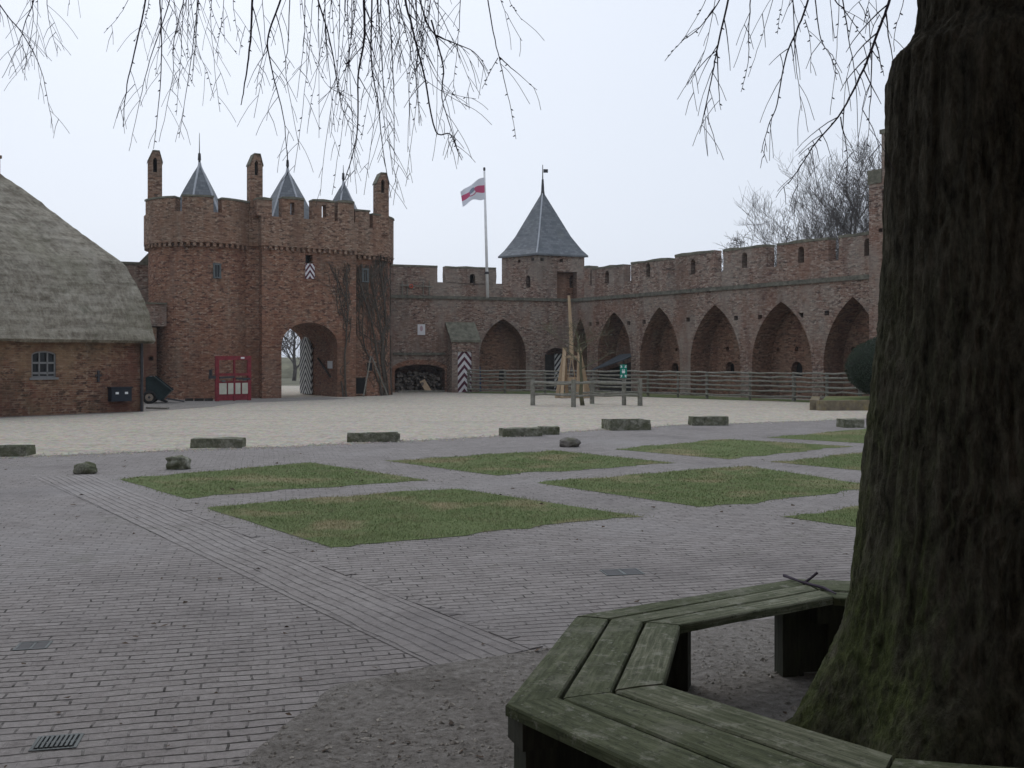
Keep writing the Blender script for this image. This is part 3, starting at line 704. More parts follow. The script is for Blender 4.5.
for q in range(6): m = M(); m.slab(EW, rect(.6 + q * 3.4, 3.3 + q * 3.4, zr, zr + .95), .003, .5); m.build('merlon', MT['brick_wall'], t)
# ---------- corner turret
ct = thing('corner_turret', 'square brick turret with a steep slate pyramid roof at the wall corner', 'turret', (1.75, 57, ZS + .1))
cn = [V((-.8, 56.9, 0)), V((1.352, 55.05, 0)), V((4.3, 56.4, 0)), V((2.15, 58.3, 0))]; ctr = sum(cn, V((0, 0, 0))) / 4
zE = 7.585; zB = ZS + .1
ins = [p + (ctr - p).normalized() * .22 for p in cn]
m = M(); PL = [Plane(ins[i][:2], ins[(i + 1) % 4][:2]) for i in range(4)]
for i in (0, 1):
    pl = PL[i]
    if i == 0: hs = [loophole(pl, 528, 281.5, .33, .68)] + [rect(pl.s_at(x) - .1, pl.s_at(x) + .1, z - .09, z + .09) for x, z in ((519, zat(261, 56)), (532.5, zat(259.5, 55.6)))]
    else: hs = [rect(pl.s_at(557), pl.s_at(577), ZS + .12, zat(271.5, 55.8)), rect(pl.s_at(561.5) - .1, pl.s_at(561.5) + .1, zat(260.5, 55.8) - .09, zat(260.5, 55.8) + .09), rect(pl.s_at(542) - .1, pl.s_at(542) + .1, zat(259.2, 55.2) - .09, zat(259.2, 55.2) + .09)]
    m.poly(pl, rect(0, pl.L, zB, zE), 0, hs)
    for h in hs: m.sweep(pl, h, 0, -.5, True)
    for q_, h in enumerate(hs):
        k = M()
        if i == 1 and q_ == 0:
            lo = loophole(pl.shifted(-.48), 572, 281.5, .3, .7); k.poly(pl, h, -.48, [lo]); k.sweep(pl, lo, -.48, -.9, True); k.build('door_recess', MT['brick_inner'], ct)
            k = M(); k.poly(pl, lo, -.88); k.build('loophole', MT['black'], ct)
        else: k.poly(pl, h, -.48); k.build('loophole', MT['black'], ct)  # black back face for the unlit hole
for i in (2, 3): m.quad(ins[i] + UP * zB, ins[(i + 1) % 4] + UP * zB, ins[(i + 1) % 4] + UP * zE, ins[i] + UP * zE)
m.build('turret_wall', MT['brick_wall'], ct)
def pyramid(corners, centre, z0, z1, parent, prof=((0, 1), (.09, .86), (.3, .62), (1, .0)), ridge=(1,), base=True, name='roof'):
    m = M(); n = len(corners); lv = []
    for (h, f) in prof: lv.append([centre + (c - centre) * max(f, .012) + UP * (z0 + (z1 - z0) * h) for c in corners])
    for a, b in zip(lv, lv[1:]):
        for i in range(n):
            j = (i + 1) % n; m.quad(a[i], a[j], b[j], b[i])
    if base: m.add([p - UP * .09 for p in lv[0]], [tuple(range(n))]); 
    for i in range(n): j = (i + 1) % n; m.quad(lv[0][i] - UP * .09, lv[0][j] - UP * .09, lv[0][j], lv[0][i])
    ro = m.build(name, MT['slate'], parent)
    for i in ridge:
        k = M(); k.tube([l[i] + UP * .012 for l in lv], .045, 6); k.build('lead_ridge', MT['lead'], ro)
    return ro
apex = V((1.75, 57.0, 0)); zA = zat(192, 57)
ro = pyramid(cn, apex, zE, zA, ct)
m = M(); ap = apex + UP * (zA - .25); m.tube([ap, ap + UP * .35, ap + UP * .45, ap + UP * .95, ap + UP * 1.0, ap + UP * 1.8], [.14, .09, .09, .06, .035, .02], 8); 
m.box(ap + V((.17, 0, 1.35)), (1, 0, 0), (0, 1, 0), UP, .26, .02, .2); m.build('weather_vane', MT['iron'], ro)
# ---------- left curtain wall
LW = Plane((-25, 42.4), (-15.6, 46.6))
lw = thing('castle_wall', 'short stretch of brick castle wall between the thatched farmhouse and the gatehouse', 'castle wall', LW.p(6, 0))
zl = zat(263.5, 45.3)
m = M(); m.slab(LW, rect(0, LW.L, 0, zl), 0, 1.2); m.build('wall_body', MT['brick_wall'], lw)
m = M(); m.slab(LW, rect(0, LW.L, zl + .003, zl + .12), .05, 1.3); m.build('coping', MT['cap'], lw)
m = M(); a, b = LW.s_at(141), LW.s_at(150); m.slab(LW, [(a - .1, zl + .1), (b + .6, zl + .1), (b + .6, zl + .75), (a + .35, zl + .6)], .05, .8); m.build('raking_shoulder', MT['cap'], lw)
PB = Plane(at(137, 400, 42.0)[:2], at(156.6, 400, 42.6)[:2])
m = M(); m.slab(PB, rect(0, PB.L, 0, zat(327, 42)), 0, 1.8, [rect(PB.L * .72 - .12, PB.L * .72 + .1, zat(360.5, 42.3), zat(356.5, 42.3))]); m.build('pier', MT['brick_house'], lw)
PB2 = Plane(at(137, 400, 41.95)[:2], at(166.5, 400, 42.75)[:2])
m = M(); m.slab(PB2, rect(0, PB2.L, zat(326, 42.4), zat(304, 42.4)), 0, 1.6); m.build('overhang', MT['brick_wall'], lw)
m = M(); m.slab(PB2, rect(0, PB2.L, zat(304, 42.4), zat(302.5, 42.4)), .05, 1.65); m.build('coping', MT['cap'], lw)

# ================================================================== GATEHOUSE
C1 = V((-13.9, 44.95, 0)); C2 = V((-8.22, 48.7, 0)); r1, r2 = 2.3, 2.25
A0 = V(((262 - CX) / FPX * 43.85, 43.85, 0)); B0 = V(((356 - CX) / FPX * 46.15, 46.15, 0))
GP_ = Plane(A0[:2], B0[:2])
gh = thing('gatehouse', 'red brick gatehouse with round towers, battlements, three slate spires and an arched gateway', 'gatehouse', V((-11, 46.5, 0)))
zP0, zP1, zM = 6.82, 8.02, 8.68
def toothed(pts, z0, z1, closed):
    m = M(); n = len(pts); m.v = [(x, y, z) for x, y in pts for z in (z0, z1)]; fs = []
    for i in range(n if closed else n - 1): j = (i + 1) % n; fs.append((2 * i, 2 * j, 2 * j + 1, 2 * i + 1))
    for i in range(0, n, 4): fs.append((2 * i, 2 * i + 2, 2 * i + 4, 2 * i + 6))
    m.f = fs; m.uv = [None] * len(fs); return m
def tower(C, r, merl, dz=0.0, arc=(0, 2 * pi)):
    m = M(); m.ring(C, [(r + .12, 0), (r + .03, .5), (r, 1.2), (r, zP0 + dz)], 72, *arc, uvr=r); w = m.build('round_tower', MT['brick_gate'], gh)
    m = M(); m.ring(C, [(r + .02, zP0 - .14 + dz), (r + .19, zP0 - .1 + dz), (r + .19, zP1 + dz), (r - .32, zP1 + dz), (r - .32, zP1 - .7 + dz), (.01, zP1 - .7 + dz)], 72, uvr=r); pr = m.build('parapet', MT['brick_dark'], gh)
    n = int(2 * pi * r / .25); pts = []
    for k in range(n):
        for (fa, rr) in ((0, r), (0, r + .17), (.48, r + .17), (.48, r)):
            a = 2 * pi * (k + fa) / n; pts.append((C.x + rr * cos(a), C.y + rr * sin(a)))
    toothed(pts, zP0 - .27 + dz, zP0 - .1 + dz, True).build('corbel_table', MT['brick_dark'], gh)
    for (p0, p1, top) in merl:
        def ang(px): # bearing -> angle on the near side of the tower
            k = (px - CX) / FPX; dv = V((k, 1, 0)).normalized(); rr = r + .19; b = dv.dot(C); q = b * b - (C.length_squared - rr * rr)
            hit = dv * (b - sqrt(max(q, 0))); return atan2(hit.y - C.y, hit.x - C.x)
        a0, a1 = ang(p0), ang(p1); 
        if a1 < a0: a1 += 2 * pi
        m = M(); Ym = C.y - r * .8; zt = zat(top, Ym); m.arcblock(C, r - .3, r + .19, a0, a1, zP1 + dz + .002, zt - .06, 6)
        mo = m.build('merlon', MT['brick_dark'], gh)
        m = M(); m.arcblock(C, r - .33, r + .23, a0 - .01, a1 + .01, zt - .06, zt + .02, 6); m.build('coping', MT['cap'], mo)
    for (a0, a1) in ((.4, .8), (1.1, 1.5), (1.8, 2.2), (2.5, 2.8)):
        m = M(); m.arcblock(C, r - .3, r + .19, a0, a1, zP1 + dz + .002, zM + dz, 6); m.build('merlon', MT['brick_dark'], gh)
    return w
tw1 = tower(C1, r1, ((145.5, 174.5, 198.5), (182, 213.5, 197.5), (222, 252, 198.5)))
tw2 = tower(C2, r2, ((338, 352, 203.5), (355, 369.5, 211), (373, 394, 213.5)), -.12, (-1.5, 1.5))
# middle block with gateway
ga, gb = GP_.s_at(281.5), GP_.s_at(337.5); gz0, gz1 = 2.35, zat(322.5, 45.1)
gate = arch(ga, gb, gz0, gz1, 0, 10)
win_up = rect(GP_.s_at(305.5), GP_.s_at(312.5), zat(263.5, 45.1), zat(255, 45.1))
PAS = 4.7
mx0, mx1 = 0.0, GP_.L
dk = rect(GP_.s_at(353) - .02, GP_.s_at(353), 1, 1.01)
m = M(); outl = [(mx0, 0)] + gate + [(mx1, 0), (mx1, zP0), (mx0, zP0)]
m.slab(GP_, outl, 0, PAS, [win_up], .45, back=False); m.poly(GP_, outl, -PAS); gb_ = m.build('gate_block', MT['brick_gate'], gh)
k = M(); k.poly(GP_, win_up, -.4); k.build('window', MT['glass'], gh)
m = M(); gring = arch(ga - .28, gb + .28, gz0, gz1 + .27, None, 10); m.poly(GP_, gring + list(reversed(arch(ga, gb, gz0, gz1, None, 10))), .02); m.sweep(GP_, gring, .02, 0); m.build('arch_ring', MT['brick_gate'], gh)
m = M(); m.slab(GP_, rect(mx0 - .06, mx1 + .06, zP0 - .1, zP1), .12, PAS + .2); m.build('parapet', MT['brick_dark'], gh)
x = .05; pts = []
while x < mx1:
    for (dx, o_) in ((0, -.01), (0, .1), (.12, .1), (.12, -.01)): q = GP_.p(x + dx, 0, o_); pts.append((q.x, q.y))
    x += .25
toothed(pts, zP0 - .27, zP0 - .1, False).build('corbel_table', MT['brick_dark'], gh)
GPp = GP_.shifted(.12)
for (x0, x1, yt, hx) in ((257, 272, 198.5, None), (282, 304, 198, 292.5), (312.5, 334.5, 200.5, 324), (338, 354, 201.5, None)):
    a, b = GPp.s_at(x0), GPp.s_at(x1); zt = GPp.sz((x0 + x1) / 2, yt)[1]
    hs = [rect(GPp.s_at(hx) - .1, GPp.s_at(hx) + .1, zP1 + .12, zt - .2)] if hx else []
    m = M()
    if hx:
        m.poly(GPp, rect(a, b, zP1, zt - .06), 0, hs); m.poly(GPp, rect(a, b, zP1, zt - .06), -.45, hs); m.sweep(GPp, rect(a, b, zP1, zt - .06), 0, -.45, True); m.sweep(GPp, hs[0], 0, -.45, True)
    else: m.slab(GPp, rect(a, b, zP1, zt - .06), 0, .45)
    mo = m.build('merlon', MT['brick_dark'], gh)
    c = M(); c.slab(GPp, [(a - .02, zt - .06), (b + .02, zt - .06), (b, zt + .03), ((a + b) / 2, zt + .06), (a, zt + .02)], .04, .53); c.build('coping', MT['cap'], mo)
# side link block behind the left crease and right crease
for (p, q) in ((C1 + V((1.6, -.9, 0)), GP_.p(.0, 0, -.4)),):
    pl = Plane(p[:2], q[:2]); m = M(); m.slab(pl, rect(0, pl.L, 0, zP0), 0, 2.5); m.build('link_wall', MT['brick_gate'], gh); m = M(); m.slab(pl, rect(-.1, pl.L + .05, zP0 - .1, zP1 + .25), .1, 1.2); m.build('parapet', MT['brick_dark'], gh)
# spires
def spire(C, z0, z1, rad, rot, fin, n=6, lead=(4, 5)):
    cs = [C + V((cos(rot + 2 * pi * k / n), sin(rot + 2 * pi * k / n), 0)) * rad for k in range(n)]
    ro = pyramid(cs, V((C.x, C.y, 0)), z0, z1, gh, ((0, 1), (.5, .53), (.82, .2), (.93, .07), (1, .03)), lead, name='spire')
    m = M(); ap = V((C.x, C.y, z1 - .2)); L = fin - z1 + .2; m.tube([ap, ap + UP * .3, ap + UP * .34, ap + UP * .62, ap + UP * .66, ap + UP * L], [.07, .05, .075, .06, .022, .01], 8); m.build('finial', MT['iron'], ro)
    return ro
spire(V((-14.05, 44.95, 0)), 8.0, zat(163, 44.95), 1.32, radians(30), zat(133, 44.95))
spire(V((-10.75, 47.9, 0)), 8.1, zat(169, 47.9), 1.5, radians(12), zat(150, 47.9))
spire(V((-8.25, 48.9, 0)), 8.2, zat(182, 48.9), 1.2, radians(28), zat(165, 48.9))
# parapet chimneys
def chimney(px0, px1, ytop, Y, zb, rot):
    c = at((px0 + px1) / 2, 300, Y); w = (px1 - px0) / FPX * Y / (abs(cos(rot)) + abs(sin(rot)) * .9) ; zt = zat(ytop, Y); c.z = 0
    dx = V((cos(rot), sin(rot), 0)); pl = Plane((c - dx * w / 2 - V((dx.y, -dx.x, 0)) * -0)[:2], (c + dx * w / 2)[:2]); m = M(); zs = zt - .5
    hole = arch(w * .36, w * .64, zs + .1, zs + .22, zs - .42, 4)
    m.slab(pl, [(0, zb), (w, zb), (w, zs), (w * .8, zt), (w * .34, zt), (0, zs)], w / 2, w, [hole], .3)
    ch = m.build('chimney', MT['brick_dark'], gh); k = M(); k.poly(pl, hole, w / 2 - .29); k.build('smoke_hole', MT['black'], ch)  # smoke hole backed by a black face for its unlit inside
    k = M(); k.slab(pl, [(-.03, zs + .0), (w * .34, zt + .0), (w * .8, zt), (w + .03, zs), (w + .03, zs + .05), (w * .82, zt + .05), (w * .32, zt + .05), (-.03, zs + .06)], w / 2 + .03, w + .06); k.build('coping', MT['cap'], ch)
chimney(146.5, 163.2, 152.5, 44.3, zP1 - .3, radians(22)); chimney(246.5, 263, 155.5, 44.4, zP1 - .3, radians(30)); chimney(373, 389, 174.5, 47.6, zP1 - .4, radians(25))
# tower slit windows
def slit(C, r, px, y0, y1, w):
    k = (px - CX) / FPX; dv = V((k, 1, 0)).normalized(); b = dv.dot(C); hit = dv * (b - sqrt(b * b - C.length_squared + r * r)); n = (hit - C).normalized(); tq = UP.cross(n); Y = hit.y
    z0, z1 = zat(y1, Y), zat(y0, Y); m = M()
    for sx in (-1, 1): m.box(hit + tq * sx * (w / 2 + .03) + UP * z0, tq, n, UP, .07, .1, z1 - z0)
    m.box(hit + UP * z1, tq, n, UP, w + .16, .12, .07); m.box(hit + UP * (z0 - .06), tq, n, UP, w + .16, .14, .06); m.box(hit + UP * z0, tq, n, UP, .03, .06, z1 - z0)
    fr = m.build('window', MT['steel'], gh); k = M(); k.box(hit + UP * z0, tq, n, UP, w, .02, z1 - z0); k.build('pane', MT['glass'], fr)
slit(C1, r1, 217, 265, 277, .2); slit(C2, r2, 365, 270, 281, .2)
# chevron shutter under the upper window
a, b = GP_.s_at(305), GP_.s_at(314.2); z0, z1 = zat(279, 45.1), zat(264, 45.1)
m = M(); m.quad(GP_.p(a, z0, .06), GP_.p(b, z0, .06), GP_.p(b, z1, .06), GP_.p(a, z1, .06), [(0, 0), (1, 0), (1, (z1 - z0) * 1.5), (0, (z1 - z0) * 1.5)]); m.sweep(GP_, rect(a, b, z0, z1), .06, .0, True)
m.build('shutter', MT['chev_red'], gh)
# gate door leaf standing open against the right side of the passage
PD = Plane(GP_.p(gb - .2, 0, -4.5)[:2], GP_.p(gb - .1, 0, -3.15)[:2])
m = M(); Ld = PD.L; zt = 2.95; pts = [(0, .05), (Ld, .05), (Ld, 2.3), (Ld * .75, 2.75), (Ld * .55, zt), (Ld * .3, 2.8), (0, 2.5)]
m.poly(PD, pts); m.uv = [[(q[0] / Ld, q[1]) for q in u] for u in m.uv]; nb = len(m.uv); m.sweep(PD, pts, 0, -.07, True); m.build('gate_door', MT['chev_black'], gh)
# passage notice
pn = Plane(GP_.p(gb, 0, 0)[:2], GP_.p(gb, 0, -PAS)[:2])
m = M(); m.slab(pn, rect(pn.s_at(332.5), pn.s_at(328), zat(368.5, 46.3), zat(361, 46.3)), .03, .03); tag(m.build('notice_board', MT['notice']), 'small pale notice on the wall inside the gateway', 'notice')
m = M(); m.bar(pn.p(pn.s_at(331.5), zat(377, 46.3), .06), pn.p(pn.s_at(319), zat(358, 47.4), .06), .07, .05); tag(m.build('leaning_beam', MT['darkwood']), 'dark beam slanting across the right wall inside the gateway', 'beam')
# low opening drawn as a black panel for its unlit inside; small window by the vine
def tower_pt(px, z, out=0.0):
    s = GP_.s_at(px)
    if px < 351: q = GP_.p(s, z, out); return q, GP_.n
    k = (px - CX) / FPX; dv = V((k, 1, 0)).normalized(); b = dv.dot(C2); rr = r2 + (.2 if z > zP0 - .3 else (.1 if z < .4 else .0)); qd = b * b - C2.length_squared + rr * rr
    if qd <= 0: 
        t = C2.dot(dv); hit = dv * t; n = (hit - C2).normalized(); hit = C2 + n * rr
    else: hit = dv * (b - sqrt(qd)); n = (hit - C2).normalized()
    return V((hit.x, hit.y, z)) + n * out, n
for (x0, x1, y0, y1, nm, mt) in ((353.5, 365.5, 377, 394.5, 'cellar_opening', 'black'), (366, 372, 362, 371.5, 'window', 'glass')):
    m = M(); n_ = 5; top = []; bot = []
    for i in range(n_ + 1):
        px = x0 + (x1 - x0) * i / n_; q, n = tower_pt(px, 1); z1 = zat(y0, q.y); z0 = max(.02, zat(y1, q.y)); bot.append(tower_pt(px, z0, .05)[0]); top.append(tower_pt(px, z1, .05)[0])
    for i in range(n_): m.quad(bot[i], bot[i + 1], top[i + 1], top[i])
    nn = tower_pt((x0 + x1) / 2, 1)[1]
    loop = bot + top[::-1]
    for i in range(len(loop)): a, b = loop[i], loop[(i + 1) % len(loop)]; m.quad(a, b, b - nn * .12, a - nn * .12)
    fr = m.build(nm, MT[mt], gh)
    k = M(); e = .05
    k.tube(loop + [loop[0]], .04, 4); k.build('frame', MT['brick_dark'], fr)
# climbing vines on the right of the gate
vn = thing('climbing_vine', 'leafless climbing vine spreading over the gatehouse right of the gateway', 'vine', tower_pt(378, 0)[0])
RV = random.Random(5)
def grow(px, z, r, dpx, dz, n, lvl, m):
    pts = []; rs = []
    for i in range(n):
        if not (300 < px < 394.6) or z > (6.7 if px > 372 else 6.2) or (px < 339.5 and z < 3.6): break
        q, _ = tower_pt(px, max(z, .0), r * .8 + .012); pts.append(q); rs.append(max(r * (1 - .75 * i / n), .005))
        if lvl < 3 and i > 2 and RV.random() < (.5 if lvl == 0 else .2):
            grow(px, z, r * .45, dpx * .3 + RV.choice((-1, 1)) * RV.uniform(.8, 2.6), RV.uniform(.06, .3), int(n * RV.uniform(.5, .95)), lvl + 1, m)
        dpx = dpx * .85 + RV.gauss(0, .9 if lvl else .55); px += dpx; z += dz * RV.uniform(.7, 1.3)
        if lvl and RV.random() < .08: dz = RV.uniform(-.1, .3)
    if len(pts) > 1: m.tube(pts, rs, 5, False)
for (px, dpx, r, n, *rest) in ((343, -.3, .05, 27), (346, .3, .06, 28), (381, -1.6, .07, 26), (384, .3, .085, 28), (387, .7, .06, 28), (391, .1, .045, 28), (383, -2.2, .05, 22), (344, -1.2, .03, 16, 3.5), (346, -.6, .025, 15, 3.2), (340, -1.6, .025, 12, 3.7), (349, .2, .025, 16, 2.5), (360, -1, .025, 16, 2.8), (372, -1.4, .03, 18, 2.2), (378, .2, .03, 18, 2), (368, .6, .02, 14, 3.5), (352, -1.5, .02, 14, 4)):
    m = M(); z0v = (rest or [0.0])[0]; grow(px, z0v, r * .85, dpx, .3, n, 0, m); m.build('stem', MT['vine'], vn)
# two leaning poles at the foot of the vine
for (xa, ya, xb, yb, lb) in ((361, 393.5, 368.5, 356, 'left pole of the crossed pair leaning on the gatehouse under the vine'), (385, 393, 369.5, 357, 'right pole of the crossed pair leaning on the gatehouse under the vine')):
    qa, na = tower_pt(xa, .03); qb, nb_ = tower_pt(xb, zat(yb, 47)); m = M(); m.tube([qa + V((.3, -.9, 0)) * 0.7, qb + nb_ * .2], [.035, .03], 6)
    tag(m.build('leaning_pole', MT['fence']), lb, 'pole')
# firewood in the store
RL = random.Random(3); sa, sb_ = FW.s_at(397), FW.s_at(444); rows = 8
n_logs = 0
for row in range(rows):
    x = sa + .1 + RL.uniform(0, .1)
    while x < sb_ - .1:
        r = RL.uniform(.06, .11); z = .07 + row * .15
        if z + r > 1.25 - .5 * abs((x - sa) / (sb_ - sa) - .5) + RL.uniform(-.15, .05): x += 2 * r; continue
        Lg = RL.uniform(.5, .9); ya = RL.uniform(-.9, -.45); tilt = RL.uniform(-.25, .25)
        m = M(); p0 = FW.p(x, z, ya); p1 = FW.p(x + tilt * Lg, z + RL.uniform(-.04, .1), ya + (Lg if RL.random() < .6 else Lg * .4) * .5); m.tube([p0 - (p1 - p0) * .7, p1], [r, r * .95], 7)
        o = m.build('firewood_log', MT['log']); tag(o, 'one split log in the untidy firewood heap of the wood store', 'log', 'firewood logs in the wood store'); n_logs += 1
        x += 2 * r + RL.uniform(.0, .08)
m = M(); m.bar(FW.p(FW.s_at(428.5), .02, .12), FW.p(FW.s_at(423), .62, -.2), .3, .03, FW.n); tag(m.build('board', MT['newwood']), 'pale sawn board leaning against the firewood heap', 'board')
m = M(); m.bar(FW.p(FW.s_at(398), .06, .1), FW.p(FW.s_at(444), .06, .1), .1, .1); tag(m.build('sill_beam', MT['fence']), 'long low beam lying at the front of the firewood store', 'beam')

# ================================================================== FARMHOUSE
HP = Plane((-19.5, 24.75), (-12.12, 32.9))
hs_ = thing('farmhouse', 'long brick farmhouse with a steep mossy thatched roof', 'farmhouse', HP.p(6, 0, -3))
Lh = HP.L; ze = 2.36
ws, wz = HP.sz(43.7, 364); w0, w1 = HP.s_at(31.5), HP.s_at(56); wb, wt, wsp = HP.sz(43, 377.4)[1], HP.sz(43, 351)[1], HP.sz(43, 355)[1]
whole = arch(w0, w1, wsp, wt, wb, 6)
m = M(); m.slab(HP, rect(-6, Lh, 0, ze + .02), 0, .4, [whole], .14)
hn = -HP.n
c1 = HP.p(Lh, 0); c2 = HP.p(Lh, 0, -9); m.quad(c1, c2, c2 + UP * (ze + .5), c1 + UP * (ze + .5)); m.quad(HP.p(-6, 0), HP.p(-6, 0, -9), HP.p(-6, 2.86, -9), HP.p(-6, 2.86)); m.quad(HP.p(-6, 0, -9), c2, c2 + UP * 2.86, HP.p(-6, 2.86, -9))
m.build('wall', MT['brick_house'], hs_)
wf = M()
def fbar(a, za, b, zb, w=.05): wf.bar(HP.p(a, za, -.06), HP.p(b, zb, -.06), w, .06, HP.n)
for (p, q) in zip(whole, whole[1:] + whole[:1]): fbar(*p, *q, .09)
for f in (1 / 3, 2 / 3): x = w0 + (w1 - w0) * f; fbar(x, wb, x, wt - .05, .04)
fbar(w0, wb + (wt - wb) * .55, w1, wb + (wt - wb) * .55, .06); fbar(w0 - .03, wb + .13, w1 + .03, wb + .13, .07)
wfo = wf.build('window', MT['grey_paint'], hs_)
k = M(); k.poly(HP, whole, -.115); k.build('pane', MT['glass'], wfo)
k = M(); k.slab(HP, rect(w0 - .06, w1 + .06, wb - .07, wb), .05, .15); k.build('sill', MT['grey_paint'], wfo)
m = M(); dx = HP.s_at(140.6); m.tube([HP.p(dx, .0, .08), HP.p(dx, ze, .08)], .045, 8); m.build('downpipe', MT['iron'], hs_)
m = M(); a, z = HP.sz(98, 375.5); m.slab(HP, rect(a - .03, a + .03, z - .2, z + .16), .06, .06); m.slab(HP, rect(a - .1, a + .1, z - .03, z + .03), .05, .05); m.build('wall_anchor', MT['iron'], hs_)
# thatch: front, back and hipped end, thick rounded eaves, noisy surface
RE = HP.p(Lh - 2.0, 0, -4.3); zR = zat(171, RE.y)
re_s = HP.s_at(3.5)
def roofpt(fr, fx):
    pass
rt = M(); ov = .42
e1 = HP.p(Lh + .2, 0, ov); e0 = HP.p(-7, 0, ov); k1 = HP.p(Lh + .42, 0, -9 - ov); k0 = HP.p(-7, 0, -9 - ov)
# ridge end chosen so the hip line leaves the eave corner at the slope seen
b_ = 4.5; rs_ = None
for i in range(400):
    s = Lh - i * .02; q = HP.p(s, 0, -b_); px = CX + q.x / q.y * FPX
    if px < 1.0: rs_ = s; break
rs_ = rs_ or Lh - 3
r1_ = HP.p(rs_, 0, -b_); zR = zat(173.5, r1_.y); r0_ = HP.p(-7, 0, -b_)
ze0 = zat(340.5, 32.4)
def facegrid(Lf, Rt, nu, nv, lu, lv, amp=.07):
    """thatch face between a left edge curve and a right edge curve (functions of 0..1 up the slope)"""
    base = len(rt.v)
    for i in range(nu + 1):
        for j in range(nv + 1):
            u, v = i / nu, j / nv; p = Lf(v).lerp(Rt(v), u); n = V((HP.n.x * .75, HP.n.y * .75, .66))
            d = amp * (noise.noise(p * .9) + .6 * noise.noise(p * 2.7) + .45 * noise.noise(p * 7)); e_ = min(1, min(j, nv - j, i + 2, nu - i + 2) / 2 + .15)
            if j == 0: d = d * .3
            rt.v.append(tuple(p + n * d * e_))
    for i in range(nu):
        for j in range(nv):
            rt.f.append((base + i * (nv + 1) + j, base + (i + 1) * (nv + 1) + j, base + (i + 1) * (nv + 1) + j + 1, base + i * (nv + 1) + j + 1))
            rt.uv.append([(lu * i / nu, lv * j / nv), (lu * (i + 1) / nu, lv * j / nv), (lu * (i + 1) / nu, lv * (j + 1) / nv), (lu * i / nu, lv * (j + 1) / nv)])
zz = UP * ze0; zt_ = UP * zR
def curve(pts):
    def f(v):
        x = v * (len(pts) - 1); i = min(int(x), len(pts) - 2); return pts[i].lerp(pts[i + 1], x - i)
    return f
hy = lambda v: (e1 + zz).lerp(r1_ + zt_, v).y
HIP = curve([e1 + zz, at(149.5, 314, hy(.1)), at(138.5, 287, hy(.23)), at(125.5, 265.5, hy(.35)), at(98, 244.5, hy(.5)), at(68, 222, hy(.67)), at(36.5, 199, hy(.84)), r1_ + zt_])
LFT = curve([e0 + zz, r0_ + zt_])
facegrid(LFT, HIP, 90, 48, 14, 7)
facegrid(HIP, curve([k1 + zz, r1_ + zt_ + V((-.02, .05, 0))]), 30, 48, 9, 7)
facegrid(curve([k1 + zz, r1_ + zt_ + V((-.02, .05, 0))]), curve([k0 + zz, r0_ + zt_]), 20, 10, 14, 7)
# eave underside
for (a, b, n_) in ((e0, e1, HP.n), (e1, k1, HP.d)):
    N_ = 40
    for i in range(N_):
        p, q = a.lerp(b, i / N_), a.lerp(b, (i + 1) / N_); w = lambda x: .04 * noise.noise(x * 1.6)
        p1, q1 = p - n_ * .12 + UP * (ze0 - .09 + w(p)), q - n_ * .12 + UP * (ze0 - .09 + w(q)); rt.quad(p + zz, q + zz, q1, p1); rt.quad(p1, q1, q - n_ * .75 + UP * (ze0 - .06), p - n_ * .75 + UP * (ze0 - .06))
rt.build('thatched_roof', MT['thatch'], hs_, True)
m = M(); rc = r1_ + HP.d * -.42; m.box(rc + UP * (zR - .6), HP.d, HP.n, UP, .6, .6, 1.05); m.box(rc + UP * (zR + .45), HP.d, HP.n, UP, .68, .68, .1); m.build('chimney', MT['brick_dark'], hs_)
# letterbox
a, z = HP.sz(118, 394); t = thing('letterbox', 'black blue letterbox on the farmhouse wall beside the downpipe', 'letterbox', HP.p(a, z, .2))
x0, x1, z0, z1 = HP.s_at(108), HP.s_at(128.2), HP.sz(118, 401.2)[1], HP.sz(118, 388)[1]
m = M(); m.slab(HP, rect(x0, x1, z0, z1), .24, .25); m.slab(HP, rect(x0 - .03, x1 + .03, z1, z1 + .04), .28, .29); m.build('body', MT['letterbox'], t)
for f in (.27, .73):
    c = x0 + (x1 - x0) * f; m = M(); m.slab(HP, rect(c - .05, c + .05, (z0 + z1) / 2 + .02, (z0 + z1) / 2 + .09), .255, .02); m.build('slot_plate', MT['white'], t)

# ================================================================== YARD OBJECTS
# red steel rack with four cream panels
def px_at(px, Y): return (px - CX) / FPX * Y
t = thing('steel_rack', 'red steel gate frame with four cream panels against the gatehouse tower', 'steel frame', V((px_at(232, 41.2), 41.2, 0)))
KP = Plane((px_at(216.5, 40.9), 40.9), (px_at(250.5, 41.9), 41.9))
def kz(y, px=232): return KP.sz(px, y)[1]
for px, w in ((217, .15), (234.1, .07), (249, .15)):
    m = M(); s = KP.s_at(px); m.bar(KP.p(s, .0), KP.p(s, kz(356)), w, .1, KP.n); m.build('post', MT['red'], t)
m = M()
for y, h in ((358, .16), (374.5, .1)): m.bar(KP.p(0, kz(y), .02), KP.p(KP.L, kz(y), .02), .1, h)
m.build('cross_rail', MT['red'], t)
m = M(); m.bar(KP.p(.1, kz(377.5), .05), KP.p(KP.L * .5, kz(377), .05), .08, .08); m.bar(KP.p(KP.L * .55, kz(378.5), .05), KP.p(KP.L - .05, kz(379), .05), .08, .08); m.build('latch_bar', MT['iron'], t)
for (x0, x1) in ((218.7, 226.2), (227.7, 233), (235, 240), (241.7, 248.2)):
    a, b = KP.s_at(x0), KP.s_at(x1); m = M(); m.slab(KP, rect(a - .05, b + .05, kz(400.2), kz(381)), .02, .05); pf = m.build('panel_frame', MT['red'], t)
    k = M(); k.slab(KP, rect(a, b, kz(394), kz(383)), .045, .02); k.build('cream_panel', MT['cream'], pf)
